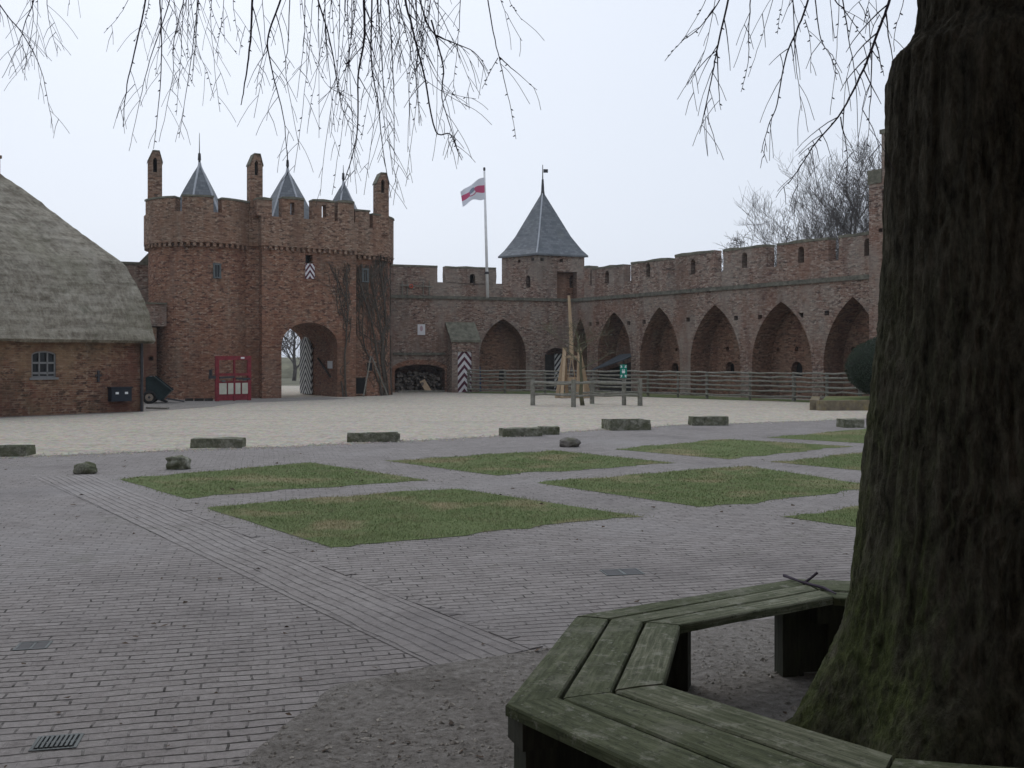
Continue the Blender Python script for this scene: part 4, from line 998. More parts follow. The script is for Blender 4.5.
for x, y in ((223, 381), (244, 380)):
    m = M(); a = KP.s_at(x); m.slab(KP, rect(a - .08, a + .08, kz(y + .7), kz(y - .9)), .07, .03); m.build('handle', MT['steel'], t)
m = M(); m.slab(KP, rect(KP.s_at(240), KP.s_at(243.5), kz(358.8), kz(357)), .09, .02); m.build('tag_plate', MT['white'], t)
m = M(); m.bar(KP.p(-.05, kz(377)), KP.p(-.32, kz(377)), .12, .12); m.bar(KP.p(-.25, kz(376)), KP.p(-.25, kz(369.5)), .14, .1); m.build('side_bracket', MT['iron'], t)
# tipping cart
CY = 38.6
t = thing('tip_cart', 'dark green tip cart tilted onto its front beside the farmhouse corner', 'cart', V((px_at(153, CY), CY, 0)))
CP = Plane((px_at(140, CY), CY), (px_at(172, CY + .3), CY + .3))
def cz(px, py): return CP.sz(px, py)
prof = [cz(145.8, 394), cz(145.6, 377.5), cz(148.5, 376.3), cz(153, 377), cz(170.8, 391), cz(162, 400.2), cz(156.5, 399.5), cz(150, 393)]
m = M(); m.slab(CP, prof, 0, 1.1); bd = m.build('tub', MT['cart'], t)
k = M(); k.bar(CP.p(*cz(152.5, 376.4), .04), CP.p(*cz(171.2, 391), .04), .07, .07); k.bar(CP.p(*cz(152.5, 376.4), -1.14), CP.p(*cz(171.2, 391), -1.14), .07, .07); k.build('rim', MT['cart'], bd)
for o_ in (.12, -1.22):
    c, z = cz(149.6, 399); cc = CP.p(c, .26, o_); rg = [cc + CP.d * .2 * cos(2 * pi * k / 20) + UP * .2 * sin(2 * pi * k / 20) for k in range(21)]
    m = M(); m.tube(rg, .06, 8, False); wh = m.build('wheel', MT['tyre'], t, True)
    m = M(); m.tube([cc + CP.n * .03, cc - CP.n * .03], .15, 18); m.build('rim', MT['hub'], wh); m = M(); m.tube([cc + CP.n * .05, cc - CP.n * .05], .05, 10); m.build('hub_cap', MT['iron'], wh)
m = M(); c, z = cz(149.6, 399); m.bar(CP.p(c, .26, .1), CP.p(c, .26, -1.2), .05, .05); m.bar(CP.p(*cz(158, 399.7), -.3), CP.p(cz(166, 401)[0], .05, -.3), .06, .06); m.bar(CP.p(*cz(158, 399.7), -.8), CP.p(cz(166, 401)[0], .05, -.8), .06, .06); m.build('chassis', MT['iron'], t)
m = M(); m.tube([CP.p(*cz(167, 398.5), .0), V((px_at(184, 40.2), 40.2, .04))], .03, 6); m.build('drawbar', MT['iron'], t)
for (x0, x1, lb) in ((185, 192.5, 'leftmost of three dark timber blocks on the ground by the tower'), (194.5, 203, 'middle one of three dark timber blocks on the ground by the tower'), (204.5, 212, 'rightmost of three dark timber blocks, nearest the red frame')):
    m = M(); Y = 41.2; m.bar(V((px_at(x0, Y), Y, .06)), V((px_at(x1, Y), Y + .1, .06)), .25, .12); tag(m.build('timber_block', MT['darkwood']), lb, 'timber', 'dark timber blocks by the tower')
for (x0, y0, x1, y1, lb) in ((147, 409, 168, 409.5, 'pale plank lying on the earth in front of the cart'),):
    p, q = gr(x0, y0), gr(x1, y1); m = M(); m.bar(p + UP * .04, q + UP * .04, .12, .05); tag(m.build('plank', MT['fence']), lb, 'plank')
# ---- rail fence along the walls
fpts = [(468.5, 51.6), (505, 50.7), (545, 49.9), (594, 48.2), (648, 46.2), (678, 44.9), (707, 43.7), (750, 42.2), (794, 40.9), (827, 39.6), (860, 38.3), (905, 36.6)]
fp = [V((px_at(a, b), b, 0)) for a, b in fpts]; HF = 1.16
t = thing('rail_fence', 'long grey rail fence of split rails running in front of the castle walls', 'fence', fp[4])
for i, p in enumerate(fp):
    big = fpts[i][0] == 794; w = .17 if big else (.1 if i in (5, 7) else .13); m = M()
    m.tube([p - UP * .1, p + UP * .5, p + UP * (HF + (.02 if big else -.03) + R.uniform(-.03, .04))], [w * .52, w * .5, w * .47], 7); m.build('post', MT['fence'], t, label='thick pale fence post') if big else m.build('post', MT['fence'], t)
for i in range(len(fp) - 1):
    a, b = fp[i], fp[i + 1]; nrm = V((b.y - a.y, -(b.x - a.x), 0)).normalized(); nrm = nrm if nrm.y < 0 else -nrm
    for j, h in enumerate((HF, .99, .81, .62, .42, .2)):
        m = M(); n_ = 4; pts = []
        for k in range(n_ + 1):
            q = a.lerp(b, -.015 + 1.03 * k / n_); pts.append(q + nrm * (.07 + .03 * (j % 2)) + UP * (h + R.uniform(-.025, .025)))
        m.tube(pts, [R.uniform(.032, .047) for _ in pts], 6); m.build('rail', MT['fence'], t)
vp = [(p.x, p.y) for p in [q + V((-.25, -.5, 0)) for q in fp]] + [(p.x, p.y) for p in (RW.p(RW.L, 0, .0), RW.p(.3, 0), FW.p(FW.s_at(470), 0))]
o = sheet('grass_verge', vp, .018, MT['lawn'])
# ---- enclosure round the young tree
ep = {'a': V((px_at(532.8, 37.3), 37.3, 0)), 'b': V((px_at(573.5, 35.9), 35.9, 0)), 'c': V((px_at(640, 37.0), 37.0, 0)), 'd': V((px_at(592, 38.7), 38.7, 0))}
t = thing('tree_guard_fence', 'small square fence of grey posts and two rails round the young tree', 'fence', (ep['a'] + ep['c']) / 2)
for k_, p in ep.items():
    m = M(); m.tube([p - UP * .1, p + UP * .6, p + UP * 1.0], [.095, .09, .085], 8); m.build('post', MT['fence'], t)
for (a, b) in (('a', 'b'), ('b', 'c'), ('c', 'd'), ('d', 'a')):
    for h in (.42, .86):
        m = M(); A_, B_ = ep[a], ep[b]; pts = [A_.lerp(B_, -.02 + 1.04 * k / 4) + UP * (h + R.uniform(-.03, .03)) for k in range(5)]; m.tube(pts, .042, 6); m.build('rail', MT['fence'], t)
# sign
SY = 37.4; sp = V((px_at(624, SY), SY, 0)); t = thing('assembly_sign', 'green and white sign on a grey post beside the tree guard fence', 'sign', sp)
m = M(); m.tube([sp - UP * .1, sp + UP * 1.42], [.085, .08], 8); m.build('post', MT['fence'], t)
x0, x1, z0, z1 = px_at(619.7, SY), px_at(626.6, SY), zat(378, SY), zat(364.5, SY); cx_, cz_ = (x0 + x1) / 2, (z0 + z1) / 2
m = M(); m.box((cx_, SY - .1, z0), (1, 0, 0), (0, 1, 0), UP, x1 - x0, .02, z1 - z0); pn_ = m.build('panel', MT['signgreen'], t)
m = M(); yy = SY - .1145
def flat(pts): m.add([(cx_ + x, yy, cz_ + z) for x, z in pts], [tuple(range(len(pts)))])
for x in (-.028, .028): # two people standing together
    flat([(x - .026, -.07), (x + .026, -.07), (x + .03, .02), (x - .03, .02)]); flat([(x + .022 * cos(a * pi / 4), .05 + .024 * sin(a * pi / 4)) for a in range(8)])
for sx in (-1, 1):
    for sz_ in (-1, 1): # four arrows pointing inwards
        bx, bz = sx * .088, sz_ * .19; flat([(bx - sx * .045, bz - sz_ * .06), (bx + sx * .03, bz - sz_ * .045), (bx - sx * .03, bz + sz_ * .035)]); flat([(bx, bz - sz_ * .02), (bx + sx * .025, bz + sz_ * .03), (bx + sx * .005, bz + sz_ * .045), (bx - sx * .02, bz)])
m.build('symbol', MT['white'], pn_)
# ---- trebuchet
TY = 45.0
t = thing('trebuchet', 'small trebuchet of fresh pale timber with upright throwing arm behind the tree guard', 'trebuchet', V((px_at(572, TY), TY, 0)))
def tp(px, py, dy=0.0): return at(px, py, TY + dy)
def foot(px, dy=0.0): return V((px_at(px, TY + dy), TY + dy, .0))
for (ap_, f0, f1, f2) in ((564.6, 556.5, 561.5, 567), (579.2, 577.5, 586.5, 589.5)):
    top = tp(ap_, 350); m = M()
    m.bar(foot(f0, -.5), top, .14, .12, (0, 1, 0)); m.bar(foot(f2, .6), top, .14, .12, (0, 1, 0)); m.bar(foot((f0 + f2) / 2, -.9), top - UP * .1, .12, .2, (0, 1, 0))
    m.bar(foot(f1, .1), top + UP * .1, .16, .13, (0, 1, 0)); m.build('side_frame', MT['newwood'], t)
m = M(); m.bar(tp(563, 357), tp(580, 357), .12, .12); m.build('axle', MT['newwood'], t)
m = M(); m.tube([tp(571.8, 360, .05), tp(570.6, 325, .05), tp(568.9, 295.6, .05)], [.1, .085, .06], 8); m.build('throwing_arm', MT['newwood'], t)
for x in (568.2, 575.2): m = M(); m.bar(tp(571.5, 355), tp(x, 379), .04, .04); m.build('sling_strut', MT['newwood'], t)
m = M(); m.box(tp(571.6, 384), (1, 0, 0), (0, 1, 0), UP, .38, .45, .3); m.build('counterweight_box', MT['newwood'], t)
m = M(); m.bar(foot(555, -.3) + UP * .08, foot(590, -.3) + UP * .08, .16, .14); m.bar(foot(556, .5) + UP * .08, foot(589, .5) + UP * .08, .16, .14); m.build('base_beam', MT['newwood'], t)
# ---- slate lean-to in the second niche
t = thing('lean_to_shed', 'lean-to shed with a slanting blue grey board roof in a wall niche', 'shed', RW.p(RW.s_at(617), 0, .3))
sa_, sb2 = RW.s_at(596.5), RW.s_at(631.5); zlo, zhi = RW.sz(600, 371)[1], RW.sz(625, 353.5)[1]
m = M(); P4 = [RW.p(sa_, zlo, .55), RW.p(sb2 - .1, zlo + .3, .6), RW.p(sb2, zhi, -.9), RW.p(sb2 - 1.0, zhi + .0, -.9)]
P4 = [RW.p(sa_, zlo - .05, .5), RW.p(sb2, zhi - .35, .5), RW.p(sb2, zhi, -.6), RW.p(sa_ + 1.2, zhi - .1, -.6)]
m.add(P4 + [p + UP * .06 for p in P4], [(0, 1, 2, 3), (4, 5, 6, 7), (0, 1, 5, 4), (1, 2, 6, 5), (2, 3, 7, 6), (3, 0, 4, 7)]); m.build('roof', MT['slateboard'], t)
for s in (sa_ + .12, sb2 - .1):
    m = M(); zz_ = zlo - .1 if s < sb2 - 1 else zhi - .36; m.bar(RW.p(s, 0, .45), RW.p(s, zz_, .45), .09, .09); m.build('post', MT['darkwood'], t)
m = M(); m.slab(RW, [(sa_ + .1, .02), (sb2 - .08, .02), (sb2 - .08, zhi - .42), (sa_ + .1, zlo - .12)], -.1, .05); m.build('back_boards', MT['darkwood'], t)
# blue board in front niche
m = M(); a = FW.s_at(482); m.bar(FW.p(a, .02, -.6), FW.p(a, 1.35, -.75), .3, .05, FW.n); tag(m.build('board', MT['blue']), 'narrow dark blue board standing in the pointed niche by the sentry door', 'board')

# ---- stone troughs and blocks along the gravel edge
def roughbox(c, rot, lx, ly, lz, hollow, amp, seed, name, mat='stone'):
    bm = bmesh.new(); bmesh.ops.create_cube(bm, size=1)
    for v in bm.verts: v.co.x *= lx; v.co.y *= ly; v.co.z = (v.co.z + .5) * lz
    if hollow:
        f = max(bm.faces, key=lambda q: q.calc_center_median().z); r = bmesh.ops.inset_individual(bm, faces=[f], thickness=.09); bmesh.ops.translate(bm, verts=f.verts, vec=(0, 0, -lz * .6))
    bmesh.ops.subdivide_edges(bm, edges=bm.edges[:], cuts=6, use_grid_fill=True)
    m = M(); idx = {}
    for v in bm.verts:
        p = v.co.copy(); n = noise.noise_vector(p * 3.5 + V((seed * 7, seed, 0))) * amp + noise.noise_vector(p * 11 + V((seed, 0, 3))) * amp * .5
        ex = max(0, abs(p.x) / (lx / 2) - .9) * max(0, abs(p.y) / (ly / 2) - .8); p += n
        if p.z > lz * .7: p.x *= 1 - .01; 
        p.z = max(p.z, -.02) if v.co.z > .01 else -.02
        q = V((p.x * cos(rot) - p.y * sin(rot), p.x * sin(rot) + p.y * cos(rot), p.z)); idx[v] = len(m.v); m.v.append(tuple(q + V((c[0], c[1], 0))))
    for f in bm.faces: m.f.append(tuple(idx[v] for v in f.verts)); m.uv.append(None)
    bm.free(); return m.build(name, MT[mat])
def trough(px0, px1, yb, yt, rot, dep, hollow, seed, name, label, cat, grp=None):
    Y = EYE * FPX / (yb - HY); rr = radians(rot); lx = ((px1 - px0) / FPX * Y - dep * sin(rr) * .8) / cos(rr); hh = (yb - yt) / FPX * Y
    c = V((px_at((px0 + px1) / 2, Y) * (1 + .5 * dep / Y), Y + dep / 2 * cos(rr), 0))
    return tag(roughbox(c, rr, lx, dep, hh, hollow, .015, seed, name), label, cat, grp)
G_ = 'old stone troughs and blocks along the gravel edge'
trough(-30, 31, 457.5, 447.5, 8, .5, True, 1, 'stone_trough', 'mossy stone trough cut off by the left edge of the photo', 'stone trough', G_)
trough(192, 245, 448.5, 439, 6, .42, False, 2, 'stone_block', 'long green mossy stone block in front of the red steel frame', 'stone block', G_)
trough(346, 400.5, 442.5, 434, 10, .5, True, 3, 'stone_trough', 'mossy hollow stone trough on the gravel edge below the vine', 'stone trough', G_)
trough(499, 542, 436.8, 428.5, 16, .4, False, 4, 'stone_block', 'longer left half of the broken mossy stone kerb in front of the flagpole', 'stone block', G_)
trough(537.5, 559, 435.0, 427, 16, .4, False, 5, 'stone_block', 'short right half of the broken mossy stone kerb in front of the flagpole', 'stone block', G_)
trough(602.5, 649, 430.5, 420.5, 12, .75, True, 6, 'stone_trough', 'largest hollow stone trough, in front of the green sign', 'stone trough', G_)
trough(689, 727.5, 425.8, 416.8, 6, .4, False, 7, 'stone_block', 'pale grey stone block right of the largest trough', 'stone block', G_)
trough(839, 861.5, 428, 419.5, 6, .45, False, 8, 'stone_block', 'short mossy stone block beside the big trunk in front of the low planter', 'stone block', G_)
def boulder(px0, px1, yb, yt, seed, label, mat='boulder', sq=1.0):
    Y = EYE * FPX / (yb - HY); w = (px1 - px0) / FPX * Y; h = (yb - yt) / FPX * Y * 1.0; c = V((px_at((px0 + px1) / 2, Y), Y + w * .3, 0))
    bm = bmesh.new(); bmesh.ops.create_icosphere(bm, subdivisions=4, radius=1); m = M()
    for v in bm.verts:
        p = v.co.copy(); p = V([math.copysign(abs(x) ** sq, x) for x in p]); p *= 1 + .3 * noise.noise(p * 1.4 + V((seed * 3, 0, 0))) + .12 * noise.noise(p * 3.5 + V((seed, 2, 0))) + .04 * noise.noise(p * 9)
        m.v.append((c.x + p.x * w / 2, c.y + p.y * w * .38, max(-.02, h * .42 + p.z * h * .58)))
    for f in bm.faces: m.f.append(tuple(v.index for v in f.verts)); m.uv.append(None)
    bm.free(); tag(m.build('boulder', MT[mat], smooth=True), label, 'boulder', 'loose boulders beside the lawns')
boulder(70, 94.5, 474.6, 463, 1, 'rounded mossy boulder on the paving left of the lawns', 'stone'); boulder(164.5, 186.5, 470, 457, 5, 'squarish mossy boulder at the back corner of the first lawn', 'stone', .5); boulder(560, 581, 447.6, 438, 9, 'smooth grey brown boulder behind the middle lawn')
# ---- raised planter with clipped yew
PY = 33.4; pz = zat(400.5, PY)
PP = Plane((px_at(819, PY), PY), (px_at(819, PY) + 5.5, PY + .35))
t = thing('raised_planter', 'low lichen covered planter wall below the clipped yew', 'planter', PP.p(2.5, 0))
m = M(); outl = [(0, 0), (5.5, 0)] + [(5.5 - 5.5 * i / 30, pz + .03 * noise.noise(V((i * .7, 0, 0)))) for i in range(31)]; m.slab(PP, outl, 0, .3)
m.build('front_wall', MT['planter'], t); m = M(); sd_ = Plane((PP.p(0.0, 0, 0) * 1.01)[:2], (PP.p(0.05, 0, 0) * 1.12)[:2]); m.slab(sd_, rect(0, 3.7, 0, pz), .0, .3); m.build('side_wall', MT['planter'], t)
m = M(); q0 = PP.p(.15, 0, -.25); q1 = q0 * 1.11; m.quad(V((q0.x, q0.y, pz - .06)), PP.p(5.5, pz - .06, -.25), PP.p(5.5, pz, -4), V((q1.x + .2, q1.y, pz))); m.build('soil', MT['lawn'], t)
BY = 35.2; bc = V((px_at(887, BY), BY, zat(367, BY))); rx, rz_ = px_at(887, BY) - px_at(847.5, BY), zat(336, BY) - zat(367, BY)
t = thing('clipped_yew', 'dark green egg shaped clipped yew bush half hidden by the trunk', 'bush', V((bc.x, bc.y, pz - .05)))
zbot = zat(397, BY)
def yewp(d): # slightly flat-bottomed egg
    z = bc.z + d.z * rz_ * (1.0 if d.z > 0 else (bc.z - zbot) / rz_); f = 1 - .12 * max(d.z, 0) ** 2; return V((bc.x + d.x * rx * f, bc.y + d.y * rx * f, z))
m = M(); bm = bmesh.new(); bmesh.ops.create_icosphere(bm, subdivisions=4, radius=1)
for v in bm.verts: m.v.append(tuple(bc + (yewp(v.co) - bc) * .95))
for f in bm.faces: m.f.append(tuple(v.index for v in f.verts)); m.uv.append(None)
bm.free(); m.build('shaded_core', MT['yewcore'], t)
m = M()
for _ in range(22000):
    d = V((R.gauss(0, 1), R.gauss(0, 1), R.gauss(0, 1))).normalized(); p = bc + (yewp(d) - bc) * (R.uniform(.93, 1.015) + .03 * noise.noise(d * 4)); a = V((R.gauss(0, 1), R.gauss(0, 1), R.gauss(0, 1))).normalized(); b = a.cross(d).normalized(); s = R.uniform(.018, .04)
    m.add([p + a * s + d * .02, p + b * s * .5, p - a * s + d * .01], [(0, 1, 2)])
m.build('foliage', MT['yew'], t)
m = M(); m.tube([V((bc.x, bc.y, pz - .1)), V((bc.x, bc.y, zbot + .5))], .12, 8); m.build('trunk', MT['youngbark'], t)

# ---- drain covers in the paving
def drain(px, py, lx, ly, bars, label, rot=12):
    p = gr(px, py); r = radians(rot); ax, ay = V((cos(r), sin(r), 0)), V((-sin(r), cos(r), 0)); t = thing('drain_grate', label, 'drain', V((p.x, p.y, .0)), 'drain covers in the paving')
    m = M(); z = -.0015
    for sx in (-1, 1): m.box(p + ax * sx * lx / 2 + UP * z, ax, ay, UP, .014, ly + .01, .012)
    for sy in (-1, 1): m.box(p + ay * sy * ly / 2 + UP * z, ax, ay, UP, lx - .016, .014, .012)
    m.build('frame', MT['steel'], t)
    m = M(); m.box(p + UP * .0063, ax, ay, UP, lx - .016, ly - .016, .0005); m.build('unlit_pit_sheet', MT['black'], t)  # thin black sheet painted for the unlit drain pit
    if bars:
        m = M()
        for i in range(bars):
            f = (i + .5) / bars - .5; m.box(p + ax * f * (lx - .02) + UP * .0070, ax, ay, UP, (lx / bars) * .5, ly - .02, .009)
        m.box(p + UP * .0074, ax, ay, UP, lx - .02, .018, .0028); m.build('bars', MT['steel'], t)
    else:
        for sx in (-1, 1): m = M(); m.box(p + ax * sx * lx * .26 + UP * .0070, ax, ay, UP, lx * .4, ly - .022, .0026); m.build('lid', MT['iron'], t)
        m = M(); m.box(p + UP * .0070, ax, ay, UP, lx * .09, ly - .022, .0028); m.build('lid_rib', MT['steel'], t)
drain(57, 744, .18, .16, 8, 'barred drain grate in the paving at the lower left'); drain(33, 647, .17, .15, 0, 'closed twin lid drain cover in the paving at the left edge'); drain(622, 573, .3, .2, 0, 'flat drain lid in the paving beyond the bench')

# ================================================================== BENCH ROUND THE TREE
OUT = [V(p) for p in ((2.2, 2.12), (.83, 2.51), (-.025, 3.62), (.311, 4.89), (1.605, 5.73), (3.03, 5.47), (3.82, 4.25), (3.45, 2.8))]
INN = [V(p) for p in ((2.16, 2.95), (1.206, 3.157), (.583, 3.848), (.795, 4.735), (1.695, 5.274), (2.68, 5.0), (3.17, 4.15), (2.95, 3.25))]
t = thing('tree_bench', 'mossy green wooden eight sided bench built round the big tree', 'bench', V((1.85, 3.95, 0)))
HB, TH = .45, .042
for i in range(8):
    j = (i + 1) % 8
    for k in range(3):
        f0, f1 = k / 3 + (.013 if k else 0), (k + 1) / 3 - (.013 if k < 2 else 0)
        a, b = INN[i].lerp(OUT[i], f0), INN[j].lerp(OUT[j], f0); c, d = INN[j].lerp(OUT[j], f1), INN[i].lerp(OUT[i], f1)
        e = (b - a).normalized(); g = .005; nseg = 10; m = M(); rows = []
        e3 = V((e.x, e.y, 0)); w3 = V((-e.y, e.x, 0)); up_j = R.uniform(-.003, .003); tl = R.uniform(-.004, .004)
        L = (b - a).length; uo = R.uniform(0, 30)
        bev = .007
        for s in range(nseg + 1):
            u = s / nseg; p, q = (a + e * g).lerp(b - e * g, u), (d + e * g).lerp(c - e * g, u)
            wdir = (q - p).normalized(); wob = .003 * noise.noise(V((p.x * 5, p.y * 5, k)))
            zt = HB + up_j + tl * (u - .5) * 2 + wob
            def P3(x, z): return (x.x, x.y, z)
            rows.append([P3(p, zt - TH), P3(p, zt - bev), P3(p + wdir * bev, zt), P3(p.lerp(q, .5), zt + .002), P3(q - wdir * bev, zt), P3(q, zt - bev), P3(q, zt - TH)])
        base = len(m.v); W = len(rows[0])
        for r in rows: m.v += r
        wl = [0, .03, .04, .1, .17, .18, .21]
        for s in range(nseg):
            for w in range(W):
                w2 = (w + 1) % W; u0, u1 = L * s / nseg, L * (s + 1) / nseg
                m.f.append((base + s * W + w, base + (s + 1) * W + w, base + (s + 1) * W + w2, base + s * W + w2)); m.uv.append([(u0 + uo, wl[w] + uo), (u1 + uo, wl[w] + uo), (u1 + uo, wl[w2] + uo), (u0 + uo, wl[w2] + uo)])
        m.f.append(tuple(base + w for w in range(W))); m.uv.append(None); m.f.append(tuple(base + nseg * W + w for w in reversed(range(W)))); m.uv.append(None)
        m.build('plank', MT['bench_worn' if k == 0 and i in (1, 2, 3) or (i == 3 and k == 1) else 'bench'], t)
LEGS = {3: [(.865, 5.16), (.58, 4.97)], 4: [(1.49, 5.38), (1.74, 5.42)]}
for i in range(8):
    a, b = INN[i], OUT[i]; rd = (b - a).normalized(); rd3 = V((rd.x, rd.y, 0)); tg = V((-rd.y, rd.x, 0))
    P2 = [V(q) for q in LEGS[i]] if i in LEGS else [a.lerp(b, .16), a.lerp(b, .82)]
    for p, w in zip(P2, (.1, .12)):
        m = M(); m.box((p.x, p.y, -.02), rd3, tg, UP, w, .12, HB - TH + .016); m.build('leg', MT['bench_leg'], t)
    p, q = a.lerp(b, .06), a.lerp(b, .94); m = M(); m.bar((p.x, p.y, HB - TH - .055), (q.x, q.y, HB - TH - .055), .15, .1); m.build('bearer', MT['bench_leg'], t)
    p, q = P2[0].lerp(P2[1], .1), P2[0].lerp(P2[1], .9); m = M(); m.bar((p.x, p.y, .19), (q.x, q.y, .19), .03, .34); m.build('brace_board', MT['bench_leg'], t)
# twigs lying on the bench
for (pts, lb) in (((( 784, 577.5), (800, 583.5), (824, 590), (836, 596)), 'longer dark twig lying across the far planks of the bench'), (((803, 584), (811, 578), (817.5, 572.5)), 'short broken twig sticking up on the far end of the bench')):
    P_ = []
    for x, y in pts:
        Y = (EYE - HB) * FPX / (y - HY); P_.append(V((px_at(x, Y), Y, HB + .012)))
    if 'short' in lb: Yb = P_[0].y; P_ = [at(x, y, Yb) for x, y in pts]
    m = M(); m.tube(P_, [.009, .007, .008, .004][:len(P_)], 6); tag(m.build('twig', MT['twig']), lb, 'twig')

# ================================================================== THE BIG TREE
TC = V((2.0, 4.05)); phi = atan2(TC.x, TC.y); DT = TC.length
prof = []
for (px, py) in ((795, 730), (805, 706), (818, 680), (830, 653), (844, 622), (852, 580), (857.7, 528), (864, 443), (869.7, 390), (876.7, 338), (882, 262), (884.5, 200), (886.5, 137), (888, 92), (893, 67), (908, 52), (916.5, 39), (919, 12)):
    al = phi - math.atan((px - CX) / FPX); r = DT * sin(al); Yt = TC.y + r * sin(phi); prof.append((zat(py, Yt), r))
prof = [(-.06, prof[0][1] + .16)] + sorted(prof) + [(3.6, .335), (4.3, .37), (5.0, .3), (6.5, .24), (8.5, .15)]
def rad(z):
    for (z0, r0), (z1, r1) in zip(prof, prof[1:]):
        if z0 <= z <= z1: return r0 + (r1 - r0) * (z - z0) / max(z1 - z0, 1e-6)
    return prof[-1][1]
tree = thing('big_tree', 'huge dark mossy tree trunk with drooping bare twigs standing inside the bench', 'tree', V((TC.x, TC.y, 0)))
m = M(); NA = 300; zs = [-.06]
while zs[-1] < 4.2: zs.append(zs[-1] + .018)
while zs[-1] < 8.5: zs.append(zs[-1] + .1)
for z in zs:
    rr = rad(z); flare = max(0, 1 - z / .9)
    for k in range(NA):
        a = 2 * pi * k / NA; cx, sy = cos(a), sin(a)
        root = flare ** 2 * .11 * (sin(a * 5 + .7) + .6 * sin(a * 8 + 2))
        w = noise.noise(V((cx * 1.5, sy * 1.5, z * .9))) * .02
        x = a * 8.5 + 1.3 * noise.noise(V((cx * 2, sy * 2, z * 1.6)))
        fx, fy = cx * rr, sy * rr
        r1n = noise.noise(V((fx * 36, fy * 36, z * 3.2 + 3 * noise.noise(V((fx * 5, fy * 5, z * 2)))))); r2n = noise.noise(V((fx * 60, fy * 60, z * 14))); r3 = noise.noise(V((fx * 10, fy * 10, z * 1.1)))
        r4n = noise.noise(V((fx * 75, fy * 75, z * 5 + 2))); ridge = (.4 - abs(r1n) * 2.2) * .014 + (.3 - abs(r4n)) * .008 + r2n * .005 + r3 * .009
        r = rr + root * (1 if z < .9 else 0) + w + ridge * (1 if rr > .3 else .7)
        m.v.append((TC.x + cx * r, TC.y + sy * r, z))
for i in range(len(zs) - 1):
    for k in range(NA):
        k2 = (k + 1) % NA; m.f.append((i * NA + k, i * NA + k2, (i + 1) * NA + k2, (i + 1) * NA + k)); m.uv.append([(0, 0)] * 4)
m.build('trunk', MT['bark'], tree, True)
# limbs above the frame
def limb(pts, r0, r1, n=10, sub=6):
    P_ = [V(p) for p in pts]; sm = []
    for i in range(len(P_) - 1):
        p0, p1, p2, p3 = P_[max(i - 1, 0)], P_[i], P_[i + 1], P_[min(i + 2, len(P_) - 1)]
        for k in range(sub):
            u = k / sub; sm.append(.5 * ((2 * p1) + (p2 - p0) * u + (2 * p0 - 5 * p1 + 4 * p2 - p3) * u * u + (3 * p1 - p0 - 3 * p2 + p3) * u ** 3))
    sm.append(P_[-1]); N_ = len(sm); m = M(); m.tube(sm, [r0 + (r1 - r0) * i / (N_ - 1) for i in range(N_)], n); m.build('limb', MT['bark'], tree, True); return sm
LIMBS = [limb([(1.9, 4.1, 4.3), (1.0, 4.5, 5.0), (-.3, 4.8, 5.0), (-1.6, 4.9, 4.75), (-3.2, 4.9, 4.4)], .16, .03),
         limb([(2.0, 4.2, 3.9), (1.7, 4.6, 4.6), (1.2, 4.6, 4.75), (.7, 4.5, 4.5)], .1, .03),
         limb([(2.0, 3.9, 4.6), (.8, 3.2, 5.8), (-.8, 2.2, 6.2), (-2.5, 1.2, 5.6)], .16, .04), limb([(2.1, 4.0, 4.8), (3.4, 4.4, 5.8), (5.0, 4.8, 5.7)], .16, .04),
         limb([(2.0, 3.8, 5.0), (2.2, 2.2, 6.2), (2.0, .2, 6.3), (1.6, -1.6, 5.6)], .15, .04), limb([(2.1, 4.3, 5.4), (2.6, 5.6, 6.6), (3.0, 7.2, 6.6)], .12, .03)]
RT = random.Random(21)
